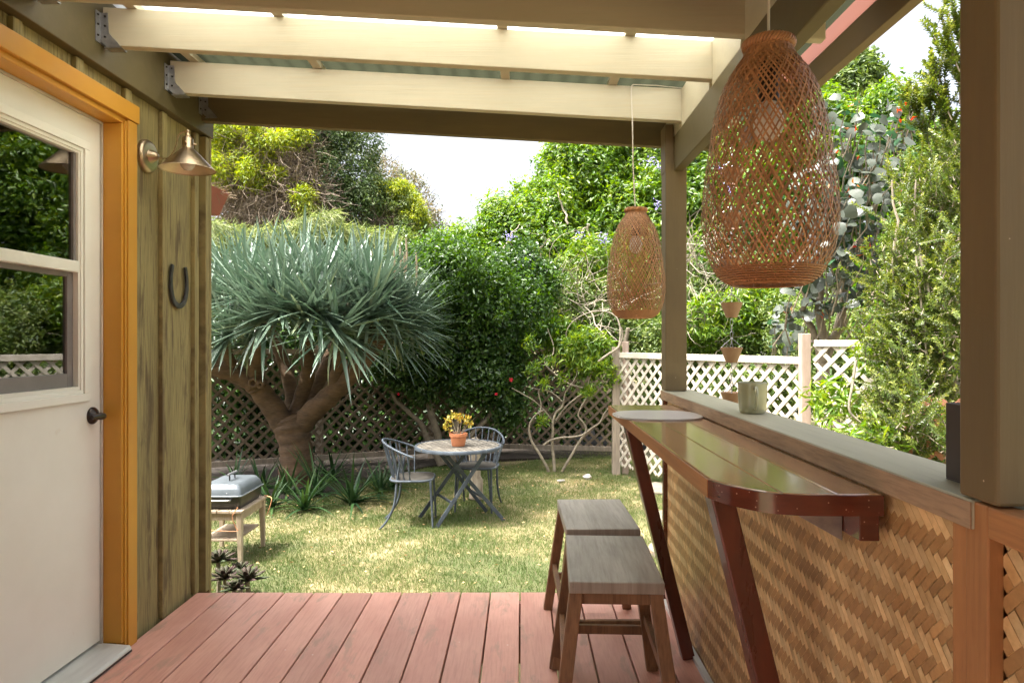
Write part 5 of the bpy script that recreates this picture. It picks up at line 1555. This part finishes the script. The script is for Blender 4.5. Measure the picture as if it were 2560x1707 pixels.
for (cx_, cy_), (rx_, ry_), Y_, n_, dd in zones:
    for _ in range(int(n_ * 1.5)):
        p = W(cx_ + random.gauss(0, 0.5) * rx_, cy_ + random.gauss(0, 0.5) * ry_, Y_ + random.uniform(-0.3, 0.35))
        d = Vector(dd) + Vector(rng.normal(size=3)) * 0.8
        shoot(p, d, random.uniform(0.10, 0.28), 0.004)
for (x0, y0, x1, y1, Y_) in ((2400, 420, 2330, 40, 5.2), (2400, 330, 2318, 130, 5.2), (2380, 300, 2310, 165, 5.1), (2400, 260, 2380, -40, 5.1), (2340, 320, 2305, 190, 5.3), (2400, 180, 2335, 30, 5.0),
                              (2360, 330, 2322, 150, 5.25), (2300, 300, 2293, 205, 5.4), (2275, 300, 2270, 215, 5.4), (2420, 300, 2395, 60, 5.1), (2410, 240, 2360, 95, 5.15), (2380, 380, 2350, 190, 5.2), (2430, 200, 2395, -60, 5.0), (2330, 380, 2268, 235, 5.4), (2370, 420, 2375, 200, 5.2), (2400, 120, 2372, 10, 5.0)):
    a, b_ = W(x0, y0, Y_), W(x1, y1, Y_)
    shoot(a, b_ - a, (b_ - a).length, 0.006, leaf=0.044, dens=190)
    for q_ in range(7):
        t_ = random.uniform(0.1, 0.85)
        sd = (b_ - a).normalized() + Vector(rng.normal(size=3)) * 0.45
        shoot(a.lerp(b_, t_), sd, random.uniform(0.10, 0.24), 0.004, leaf=0.042, dens=190)
for pts in ([(2300, 640), (2320, 720), (2335, 800)], [(2370, 860), (2390, 900), (2400, 930)], [(2140, 900), (2132, 960), (2125, 1030), (2180, 1075), (2230, 1120)], [(2350, 1150), (2330, 1000), (2310, 820), (2290, 640)]):
    P3 = spline([W(x, y, 4.75) for x, y in pts], 5)
    mb = MB(); mb.tube(P3, lerp_list([0.010, 0.006], len(P3)), 6)
    mb.build('stem', m_bark_pale, ss, smooth=True)
for x_ in (2250, 2310, 2370, 2430):
    branch_tubes(stm, (W(x_, 900, 5.1).x, 5.1, GZ), W(x_, 800, 5.1), 0.03, 0.015, 0.05, 6)
    branch_tubes(stm, W(x_, 800, 5.1), W(x_ - 20, 450, 5.2), 0.015, 0.006, 0.05, 5)
stm.build('shoot', m_bark, ss, smooth=True, kind='stuff')
tn = lambda L_: np.array([tuple(v) for v in L_])
leaf_cloud('crown', tn(SP), tn(SD), tn(SN), np.array(SL), np.array(SL) * 0.62, np.array(ST), lf_olive, ss, kind='stuff')
crown('inner_foliage', [blob(2330, 700, 5.7, 120, 300, .3), blob(2300, 900, 5.6, 80, 130, .25), blob(2290, 1080, 5.4, 110, 110, .3), blob(2390, 450, 5.7, 60, 150, .2)], 26000, 0.055, lf_mid, ss, clump=0.10, per=16, ratio=0.4, tone_bias=-0.1)
# larger leaved sprigs near the rail
crown('lower_foliage', [blob(2080, 1000, 5.6, 45, 30, .2), blob(2190, 880, 5.5, 40, 30, .2), blob(2200, 1110, 4.6, 70, 30, .2), blob(2090, 1090, 5.2, 40, 24, .2)], 1000, 0.10, lf_glossy, ss, clump=0.12, per=10, ratio=0.24, tone_bias=0.2)

# neighbouring roof glimpsed behind
nh = thing('neighbouring_house', 'white gable of a neighbouring house glimpsed between the leaves', 'house', (7.2, 16.5, GZ))
MB().prism([(6.3, GZ), (8.3, GZ), (8.3, 1.95), (7.3, 2.6), (6.3, 1.95)], 'y', 16, 18).build('wall', m_house_wall, nh)
MB().prism([(6.1, 1.83), (7.3, 2.62), (8.5, 1.83), (8.5, 1.93), (7.3, 2.74), (6.1, 1.93)], 'y', 15.8, 18.2).build('roof', m_house_roof, nh)
MB().box(6.9, 7.6, 15.97, 15.995, 0.9, 1.7).build('window', m_black_glass, nh)

# ------------------------------------------------------------------ distant tree line so no bare horizon shows
far = thing('far_trees', 'distant green tree line closing the garden behind everything', 'trees', (0, 30, GZ), kind='stuff')
fb = [ball(x_, 24 + 3 * math.sin(x_), 1.6, 2.6, 1.4, 2.6 if x_ < 0 or x_ > 8 else 1.8) for x_ in range(-24, 30, 3)]
crown('crown', fb, 50000, 0.28, lf_mid, far, clump=0.5, per=16, shell=0.8, ratio=0.5)

# ------------------------------------------------------------------ ground plants
def strap_plant(label, base, n, L, w, mt, lean=(0, 0), name='aloe_plant', group='strap leaved plants round the dragon tree', spread=1.0):
    t = thing(name, label, 'plant', tuple(base), group)
    for i in range(n):
        az = i * 2.4 + random.uniform(-0.3, 0.3)
        el = random.uniform(0.35, 1.35)
        Ls = L * random.uniform(0.7, 1.15)
        pts = []
        p = Vector((random.uniform(-0.03, 0.03), random.uniform(-0.03, 0.03), 0)); 
        d = Vector((math.cos(az) * math.cos(el) * spread + lean[0], math.sin(az) * math.cos(el) * spread + lean[1], math.sin(el))).normalized()
        side = d.cross(Vector((0, 0, 1))).normalized()
        vs = []
        sg = 6
        for k in range(sg + 1):
            tt = k / sg
            ww = w * (1 - tt ** 2.2) * (1.0 if tt > 0.1 else 0.8) + 0.001
            up_ = side.cross(d).normalized()
            vs += [p - side * ww / 2 + up_ * ww * 0.25, p, p + side * ww / 2 + up_ * ww * 0.25]
            d = (d + Vector((0, 0, -0.16 * (1.2 - 0.6 * math.sin(el))))).normalized()
            p = p + d * Ls / sg
        fs = []
        for k in range(sg):
            a = 3 * k
            fs += [(a, a + 1, a + 4, a + 3), (a + 1, a + 2, a + 5, a + 4)]
        me = bpy.data.meshes.new('leaf')
        me.from_pydata([tuple(v) for v in vs], [], fs)
        me.polygons.foreach_set('use_smooth', [True] * len(me.polygons))
        at = me.attributes.new('leaf_tone', 'FLOAT', 'POINT')
        at.data.foreach_set('value', [random.random()] * len(vs))
        me.materials.append(mt)
        ob = bpy.data.objects.new('leaf', me)
        COL.objects.link(ob); ob.parent = t
    return t
for lab, (x, y), n, L in (('strap leaved green plant in the bed left of the table, largest and nearest the lawn', (880, 1262), 30, 0.60),
                          ('strap leaved green plant spilling from the bed midway between trunk and table', (790, 1240), 26, 0.60),
                          ('strap leaved green plant growing against the foot of the dragon tree trunk', (720, 1235), 24, 0.50),
                          ('strap leaved green plant behind the grill, left of the trunk', (655, 1222), 22, 0.45),
                          ('strap leaved green plant behind the left garden chair', (950, 1232), 24, 0.50),
                          ('strap leaved green plant low at the back right of the trunk', (830, 1205), 22, 0.55),
                          ('small strap leaved plant at the far left of the bed, by the house corner', (585, 1212), 18, 0.42),
                          ('strap leaved green plant at the front edge of the bed below the trunk', (760, 1275), 26, 0.5),
                          ('low strap leaved plant at the front left of the bed beside the grill stool', (680, 1268), 22, 0.42),
                          ('strap leaved green plant at the right end of the bed near the table legs', (985, 1225), 20, 0.42),
                          ('strap leaved green plant under the bar side of the dragon tree, behind the others', (760, 1195), 20, 0.5)):
    strap_plant(lab, G(x, y), n, L, 0.034, lf_aloe)

def succulent(label, c, r, n):
    t = thing('succulent_plant', label, 'succulent', tuple(c), 'purple grey succulents at the deck edge')
    for i in range(n):
        az = i * 2.4
        k = i / n
        el = 1.35 - 1.0 * k
        d = Vector((math.cos(az) * math.cos(el), math.sin(az) * math.cos(el), math.sin(el)))
        side = Vector((-math.sin(az), math.cos(az), 0))
        up_ = side.cross(d)
        Ls = r * (0.7 + 0.4 * k)
        ring = []
        prof = [(0, 0.10, 0.05), (0.35, 0.20, 0.08), (0.65, 0.30, 0.08), (0.85, 0.26, 0.06), (1.0, 0.03, 0.01)]
        vs, fs = [], []
        for tt, ww, hh in prof:
            q = d * Ls * tt - up_ * Ls * 0.25 * tt * tt * (-1)
            for a, b_ in ((-1, 0.25), (0, -0.6), (1, 0.25), (0, 0.5)):
                vs.append(q + side * a * ww * Ls * 0.62 + up_ * b_ * hh * Ls * (1 if a == 0 else 2.2))
        for s_ in range(4):
            for q_ in range(4):
                a, b_ = s_ * 4 + q_, s_ * 4 + (q_ + 1) % 4
                fs.append((a, b_, b_ + 4, a + 4))
        fs.append((16, 17, 18, 19))
        me = bpy.data.meshes.new('leaf')
        me.from_pydata([tuple(v) for v in vs], [], fs)
        me.polygons.foreach_set('use_smooth', [True] * len(me.polygons))
        at = me.attributes.new('leaf_tone', 'FLOAT', 'POINT')
        at.data.foreach_set('value', [random.random()] * len(vs))
        me.materials.append(lf_succ)
        ob = bpy.data.objects.new('leaf', me)
        COL.objects.link(ob); ob.parent = t
    mb = MB(); mb.tube([(0, 0, GZ - c[2]), (0.01, 0, (GZ - c[2]) * 0.5), (0, 0, 0)], 0.014, 6)
    mb.build('stem', m_bark, t, local=True, smooth=True)
for lab, (x, y, Y), r in (('purple grey succulent rosette, rightmost at the deck edge', (618, 1452, 4.35), 0.125), ('purple grey succulent rosette tucked against the house corner at the deck edge', (562, 1448, 4.40), 0.12),
                          ('pale topped succulent rosette, the upper one by the house corner', (545, 1405, 4.6), 0.12), ('small succulent rosette lowest at the deck edge beside the corner trim', (585, 1475, 4.25), 0.09), ('dark succulent rosette behind the rightmost one', (600, 1430, 4.6), 0.10)):
    succulent(lab, W(x, y, Y), r, 22)

# ------------------------------------------------------------------ garden table, pot, chairs
TC = Vector((-0.604, 6.55, 0.205))
tbl = thing('bistro_table', 'round slatted bistro table with blue grey rim and crossed folding legs', 'table', (TC.x, TC.y, GZ))
Rt = 0.405
for k in range(-7, 8):
    x0 = k * 0.054
    a = math.sqrt(max(0, Rt ** 2 - (abs(x0) + 0.0) ** 2)) - 0.012
    if a < 0.05: continue
    dr = Matrix.Rotation(R(24), 4, 'Z')
    p0 = TC + dr @ Vector((x0, -a, 0)); p1 = TC + dr @ Vector((x0, a, 0))
    MB().bar(p0, p1, 0.046, 0.014, up=(0, 0, 1)).build('slat', m_slat, tbl, bevel=0.002)
MB().lathe([(Rt, -0.022), (Rt + 0.012, -0.018), (Rt + 0.013, 0.006), (Rt + 0.008, 0.011), (Rt - 0.008, 0.011), (Rt - 0.010, -0.022), (Rt, -0.022)], tuple(TC), 48).build('rim', m_bluegrey, tbl, smooth=True)
feet = [(-0.779, 6.247), (-0.985, 6.62), (-0.164, 6.516), (-0.346, 6.86)]
tops = [(-0.335, 6.30), (-0.52, 6.72), (-0.70, 6.43), (-0.86, 6.76)]
tops = [(-0.33, 6.30), (-0.50, 6.72), (-0.74, 6.42), (-0.86, 6.72)]
for f_, t_ in zip(feet, tops):
    MB().bar((f_[0], f_[1], GZ), (t_[0], t_[1], TC.z - 0.023), 0.022, 0.034).build('leg', m_bluegrey, tbl, bevel=0.003)
def mixp(f_, t_, k): return Vector((f_[0], f_[1], GZ)).lerp(Vector((t_[0], t_[1], TC.z - 0.02)), k)
MB().bar(mixp(feet[0], tops[0], .33), mixp(feet[1], tops[1], .33), 0.016, 0.020).build('stretcher', m_bluegrey, tbl)
MB().bar(mixp(feet[2], tops[2], .33), mixp(feet[3], tops[3], .33), 0.016, 0.020).build('stretcher', m_bluegrey, tbl)
MB().bar(mixp(feet[0], tops[0], .56), mixp(feet[2], tops[2], .56), 0.010, 0.010).build('hinge_pin', m_bluegrey, tbl)

PC = W(1146, 1103, 6.48); PC.z = 0.219
pot = thing('flower_pot', 'terracotta pot with a yellow leaved jade plant on the bistro table', 'potted plant', tuple(PC))
MB().lathe([(0.0, 0.004), (0.060, 0.0), (0.062, 0.003), (0.077, 0.088), (0.086, 0.090), (0.088, 0.118), (0.085, 0.120), (0.078, 0.118), (0.074, 0.090), (0.0, 0.088)], tuple(PC), 36).build('pot', m_terracotta, pot, smooth=True)
MB().lathe([(0.0, 0.108), (0.077, 0.104)], tuple(PC), 24).build('soil', m_soil, pot)
jst = MB(); JP = []
for (dx, dy, hh) in ((-0.105, 0, 0.10), (-0.07, 0.05, 0.13), (0.0, 0.0, 0.16), (0.035, -0.04, 0.13), (0.085, 0.02, 0.12), (0.10, -0.02, 0.09), (-0.02, 0.05, 0.15), (-0.09, -0.03, 0.05)):
    a = PC + Vector((dx * 0.25, dy * 0.25, 0.10)); b_ = PC + Vector((dx, dy, 0.12 + hh))
    jst.tube(spline([a, a.lerp(b_, 0.5) + Vector((dx * 0.1, 0, 0.02)), b_], 4), [0.0055, 0.0052, 0.005, 0.0045, 0.004, 0.004, 0.0035, 0.003, 0.003], 6)
    for _ in range(20):
        JP.append(b_ + Vector(rng.normal(size=3)) * 0.020)
jst.build('stem', m_bark, pot, smooth=True)
JP = np.array([tuple(v) for v in JP]); nj = len(JP)
leaf_cloud('jade_foliage', JP, rng.normal(size=(nj, 3)) + np.array([0, 0, 0.4]), rng.normal(size=(nj, 3)) + np.array([0, -.4, 0.8]), np.full(nj, 0.036), np.full(nj, 0.024), rng.random(nj), lf_jade, pot, kind='stuff')

def make_chair(label):
    "faces local +Y, stands on local z = 0"
    t = thing('garden_chair', label, 'chair', (0, 0, 0), 'blue grey metal chairs at the bistro table')
    outl = []
    for k in range(28):
        a = 2 * math.pi * k / 28
        c_, s_ = math.cos(a), math.sin(a)
        outl.append((0.205 * math.copysign(abs(c_) ** 0.6, c_), 0.195 * math.copysign(abs(s_) ** 0.6, s_)))
    MB().prism(outl, 'z', 0.432, 0.446).build('seat', m_blueseat, t, local=True)
    MB().tube([(p[0] * 1.02, p[1] * 1.02, 0.436) for p in outl + [outl[0]]], 0.012, 8, cap=False).build('seat_rim', m_bluegrey, t, local=True, smooth=True)
    top = []
    for k in range(25):
        a = math.pi * (k / 24)                    # from right arm round the back to the left arm
        xx, yy = 0.275 * math.cos(a), 0.03 - 0.31 * math.sin(a)
        zz = 0.665 + 0.125 * math.sin(a) ** 1.1
        top.append(Vector((xx, yy, zz)))
    MB().tube(top, 0.0105, 8).build('top_rail', m_bluegrey, t, local=True, smooth=True)
    for i in range(13):
        k = int(round(1 + i * 22 / 12))
        tp = top[k]
        a = math.pi * k / 24
        bx, by = 0.198 * math.cos(a), 0.02 - 0.205 * math.sin(a)
        MB().tube([(bx, by, 0.44), tp], 0.0065, 6).build('spindle', m_bluegrey, t, local=True, smooth=True)
    for sx_ in (-1, 1):
        MB().tube(spline([(sx_ * 0.175, 0.175, 0.432), (sx_ * 0.182, 0.19, 0.22), (sx_ * 0.186, 0.20, 0.0)], 5), lerp_list([0.013, 0.009], 11), 8).build('leg', m_bluegrey, t, local=True, smooth=True)
        MB().tube(spline([(sx_ * 0.145, 0.178, 0.432), (sx_ * 0.165, 0.19, 0.22), (sx_ * 0.184, 0.20, 0.02)], 5), lerp_list([0.009, 0.007], 11), 8).build('leg_brace', m_bluegrey, t, local=True, smooth=True)
        MB().tube(spline([(sx_ * 0.185, -0.10, 0.60), (sx_ * 0.182, -0.125, 0.432), (sx_ * 0.182, -0.150, 0.22), (sx_ * 0.190, -0.215, 0.08), (sx_ * 0.20, -0.285, 0.0)], 5), lerp_list([0.009, 0.012, 0.012, 0.010, 0.009], 21), 8).build('leg', m_bluegrey, t, local=True, smooth=True)
    return t
ch1 = make_chair('blue grey metal spindle back chair left of the table, turned side on')
ch2 = copy_tree(ch1)
ch2['label'] = 'blue grey metal spindle back chair behind the table, facing the deck'
ch1.location = (-1.015, 6.40, GZ)
ch1.rotation_euler = (0, 0, R(-90 + 3))
ch2.location = (-0.45, 7.0, GZ)
ch2.rotation_euler = (0, 0, R(172))

stp = thing('tree_stump', 'pale upright driftwood stump standing behind the farther garden chair', 'stump', tuple(G(1190, 1245)))
b0 = G(1190, 1245)
sm = MB(); sm.tube([b0, b0 + Vector((0.01, 0, 0.20)), b0 + Vector((-0.005, 0, 0.24)), b0 + Vector((-0.015, 0, 0.50)), b0 + Vector((-0.01, 0, 0.62)), b0 + Vector((-0.02, 0, 0.66))], [0.08, 0.065, 0.055, 0.07, 0.06, 0.03], 14)
sm.build('stump', m_statue, stp, smooth=True)

# ------------------------------------------------------------------ grill on its small stool
gs = thing('garden_stool', 'small bare weathered wooden stool on the lawn carrying the grill', 'stool', (-2.32, 5.47, GZ))
gx0, gx1, gy0, gy1 = -2.52, -2.13, 5.21, 5.72
zt = -0.085
for i in range(4):
    w_ = (gx1 - gx0) / 4
    MB().box(gx0 + i * w_ + 0.002, gx0 + (i + 1) * w_ - 0.002, gy0, gy1, zt - 0.022, zt).build('seat_board', m_barestool, gs, bevel=0.004)
for x_, sx_ in ((gx0 + 0.03, -1), (gx1 - 0.03, 1)):
    for y_, sy_ in ((gy0 + 0.03, -1), (gy1 - 0.03, 1)):
        MB().bar((x_ + 0.008 * sx_, y_ + 0.004 * sy_, GZ), (x_, y_, zt - 0.0225), 0.030, 0.030, up=(0, 1, 0), w2=0.044, t2=0.044).build('leg', m_barestool, gs, bevel=0.004)
for (a, b_) in (((gx0 + .052, gy0 + .026), (gx1 - .052, gy0 + .026)), ((gx0 + .052, gy1 - .026), (gx1 - .052, gy1 - .026)), ((gx0 + .026, gy0 + .052), (gx0 + .026, gy1 - .052)), ((gx1 - .026, gy0 + .052), (gx1 - .026, gy1 - .052))):
    MB().bar((a[0], a[1], zt - 0.050), (b_[0], b_[1], zt - 0.050), 0.020, 0.050, up=(0, 0, 1)).build('apron', m_barestool, gs, bevel=0.003)
MB().box(gx0 + .055, gx1 - .055, gy0 + .03, gy1 - .03, GZ + 0.175, GZ + 0.190).build('shelf', m_barestool, gs, bevel=0.003)
tv = MB()
tv.tube(spline([(gx1 - 0.02, gy1 + 0.0, zt + 0.005), (gx1 + 0.03, gy1 - 0.06, zt + 0.012), (gx1 + 0.075, gy1 - 0.10, zt + 0.002), (gx1 + 0.065, gy1 - 0.12, zt - 0.07), (gx1 + 0.04, gy1 - 0.12, zt - 0.13)], 5), 0.004, 6)
tag(tv.build('twine', m_string, None, smooth=True), 'loose orange twine hanging off the far right corner of the grill stool', 'twine')
tv = MB()
tv.tube(spline([(gx1 - 0.03, gy0 - 0.008, zt + 0.03), (gx1 - 0.07, gy0 - 0.012, zt - 0.04), (gx1 - 0.045, gy0 - 0.010, zt - 0.12), (gx1 - 0.05, gy0 - 0.012, zt - 0.15), (gx0 + 0.05, gy0 - 0.012, zt - 0.135)], 5), 0.0035, 6)
tag(tv.build('twine', m_string, None, smooth=True), 'orange twine strung across the front legs of the grill stool', 'twine')
gr = thing('portable_grill', 'portable charcoal grill with a grey lid and black base on the small stool', 'grill', (-2.32, 5.46, zt))
def rrect(cx_, cy_, hx, hy_, r_, n_=5):
    pts = []
    for (sx_, sy_, a0) in ((1, 1, 0), (-1, 1, 90), (-1, -1, 180), (1, -1, 270)):
        for k in range(n_ + 1):
            a = R(a0 + 90 * k / n_)
            pts.append((cx_ + sx_ * (hx - r_) + r_ * math.cos(a), cy_ + sy_ * (hy_ - r_) + r_ * math.sin(a)))
    return pts
def loft(levels, cap0=True, cap1=True):
    mb = MB(); n_ = len(levels[0][0])
    for pts, z in levels: mb.v += [(p[0], p[1], z) for p in pts]
    for i in range(len(levels) - 1):
        for k in range(n_):
            a, b_ = i * n_ + k, i * n_ + (k + 1) % n_
            mb.f.append((a, b_, b_ + n_, a + n_))
    if cap0: mb.f.append(tuple(range(n_ - 1, -1, -1)))
    if cap1: mb.f.append(tuple((len(levels) - 1) * n_ + k for k in range(n_)))
    return mb
gc = (-2.325, 5.475)
loft([(rrect(*gc, 0.150, 0.205, 0.03), zt + 0.002), (rrect(*gc, 0.160, 0.222, 0.03), zt + 0.03), (rrect(*gc, 0.165, 0.230, 0.03), zt + 0.098)]).build('firebox', m_grill_body, gr, smooth=True)
loft([(rrect(*gc, 0.176, 0.240, 0.03), zt + 0.099), (rrect(*gc, 0.178, 0.242, 0.03), zt + 0.106), (rrect(*gc, 0.168, 0.232, 0.03), zt + 0.110), (rrect(*gc, 0.158, 0.222, 0.03), zt + 0.150), (rrect(*gc, 0.134, 0.198, 0.03), zt + 0.185), (rrect(*gc, 0.120, 0.184, 0.03), zt + 0.190)]).build('lid', m_grill_lid, gr, smooth=True)
hd = MB()
hxx = gc[0] + 0.01
for yy in (gc[1] - 0.055, gc[1] + 0.045):
    hd.tube([(hxx, yy, zt + 0.188), (hxx, yy, zt + 0.235)], 0.006, 8)
hd.build('handle_post', m_grill_body, gr, smooth=True)
MB().tube([(hxx, gc[1] - 0.085, zt + 0.240), (hxx, gc[1] + 0.075, zt + 0.240)], 0.010, 10).build('handle', m_galv, gr, smooth=True)
MB().tube(spline([(gc[0] - 0.10, gc[1] - 0.232, zt + 0.075), (gc[0] - 0.09, gc[1] - 0.262, zt + 0.078), (gc[0] + 0.08, gc[1] - 0.262, zt + 0.078), (gc[0] + 0.09, gc[1] - 0.232, zt + 0.075)], 5), 0.007, 8).build('side_handle', m_galv, gr, smooth=True)
nl = MB()
for dz in (0.125, 0.140):
    nl.lathe([(0.006, 0.0), (0.004, -0.004), (0, -0.005)], (gc[0] + 0.06, gc[1] - 0.227 + (dz - 0.125) * 0.7, zt + dz), 8, 'y')
nl.build('rivet', m_galv, gr, smooth=True)

# ------------------------------------------------------------------ stones
def rock(label, c, r, mt, cat='rock', name='rock', flat=0.6):
    bm = bmesh.new()
    bmesh.ops.create_icosphere(bm, subdivisions=3, radius=1)
    sd = random.uniform(0, 9)
    for v in bm.verts:
        n_ = v.co.normalized()
        k = 1 + 0.22 * math.sin(n_.x * 3.1 + sd) * math.cos(n_.y * 2.7 + sd) + 0.10 * math.sin(n_.z * 7 + sd * 2) + random.uniform(-0.03, 0.03)
        v.co = Vector((n_.x * r * k, n_.y * r * k * 0.8, n_.z * r * k * flat))
    me = bpy.data.meshes.new(name); bm.to_mesh(me); bm.free()
    me.materials.append(mt)
    o = bpy.data.objects.new(name, me); COL.objects.link(o)
    o.location = (c[0], c[1], GZ + r * flat * 0.6)
    return tag(o, label, cat)
rock('small white rock on the grass in front of the twisted shrub', G(1468, 1196), 0.055, m_stone)
rock('flat pale stone lying left of the white rock', G(1402, 1202), 0.045, m_stone, flat=0.25)
def paver(label, c, rx_, ry_):
    pts = []
    for k in range(22):
        a = 2 * math.pi * k / 22
        q = 1 + random.uniform(-0.06, 0.06)
        pts.append((c.x + rx_ * q * math.cos(a), c.y + ry_ * q * math.sin(a)))
    tag(MB().prism(pts, 'z', GZ - 0.03, GZ + 0.022).build('stepping_stone', m_paver, None, bevel=0.008), label, 'stepping stone', 'stepping stones beside the bar wall')
paver('farthest flat stepping stone in the lawn beside the bar wall', G(1650, 1222), 0.22, 0.30)
paver('middle flat stepping stone in the lawn, seen between counter leg and wall', G(1665, 1292), 0.18, 0.2)
paver('nearest flat stepping stone in the lawn beside the bar wall', G(1668, 1375), 0.15, 0.2)

# ------------------------------------------------------------------ grass
def grass(n, x0, x1, y0, y1, hgt, wid, name, label):
    Yv = y0 + (y1 - y0) * rng.random(n) ** 1.5
    Xv = rng.uniform(x0, x1, n)
    # only ground the camera or the mirror could see
    k = (Xv > -0.46 * Yv - 0.8) & (Xv < 0.35 * Yv + 0.6)
    Xv, Yv = Xv[k], Yv[k]
    dens = 0.5 + 0.5 * np.sin(Xv * 5.1 + 1.3 * np.sin(Yv * 3.7)) * np.sin(Yv * 4.3 + 1.7 * np.sin(Xv * 2.9))
    inbed = (Yv > 7.35 + 0.2 * np.sin(Xv * 5) ) & (Xv < -1.9 + 0.15 * np.sin(Yv * 9)) | (Yv > 8.6) & (Xv < -1.5) | (Yv > 9.6 + 0.2 * np.sin(Xv * 7)) & (Xv < 0.4)
    kk = (rng.random(len(Xv)) < 0.45 + 0.55 * dens) & (~inbed | (rng.random(len(Xv)) < 0.08))
    Xv, Yv = Xv[kk], Yv[kk]
    m = len(Xv)
    Zv = np.array([gz(a, b_) for a, b_ in zip(Xv, Yv)]) - 0.003
    hh = hgt * (0.5 + 0.9 * rng.random(m))
    a = rng.uniform(0, 6.283, m)
    lx, ly = rng.normal(size=m) * 0.45 * hh, rng.normal(size=m) * 0.45 * hh
    w2 = wid * (0.7 + 0.6 * rng.random(m)) * (1 + (Yv - 4.5) * 0.12) / 2
    dx, dy = np.cos(a) * w2, np.sin(a) * w2
    V = np.stack([np.stack([Xv - dx, Yv - dy, Zv], 1), np.stack([Xv + dx, Yv + dy, Zv], 1), np.stack([Xv + lx, Yv + ly, Zv + hh], 1)], 1).reshape(-1, 3)
    o = np_mesh(name, V, np.arange(m * 3), 3, m_blade, None, None, kind='stuff')
    o['label'] = label; o['category'] = 'grass'
grass(620000, -5, 4.5, 3.9, 11.0, 0.032, 0.0045, 'grass', 'short mown lawn grass with dry straw coloured patches')
n = 420
Xv, Yv = rng.uniform(-2.6, 2.2, n), rng.uniform(4.6, 9.5, n)
P0 = np.stack([Xv, Yv, np.full(n, GZ + 0.03)], 1)
o = leaf_cloud('fallen_leaves', P0, rng.normal(size=(n, 3)) * np.array([1, 1, 0.2]), np.array([[0, 0, 1.0]]) + rng.normal(size=(n, 3)) * 0.3, np.full(n, 0.035), np.full(n, 0.018), rng.random(n), lf_debris, None, kind='stuff')
o['label'] = 'scattered dry fallen leaves on the lawn'; o['category'] = 'leaves'
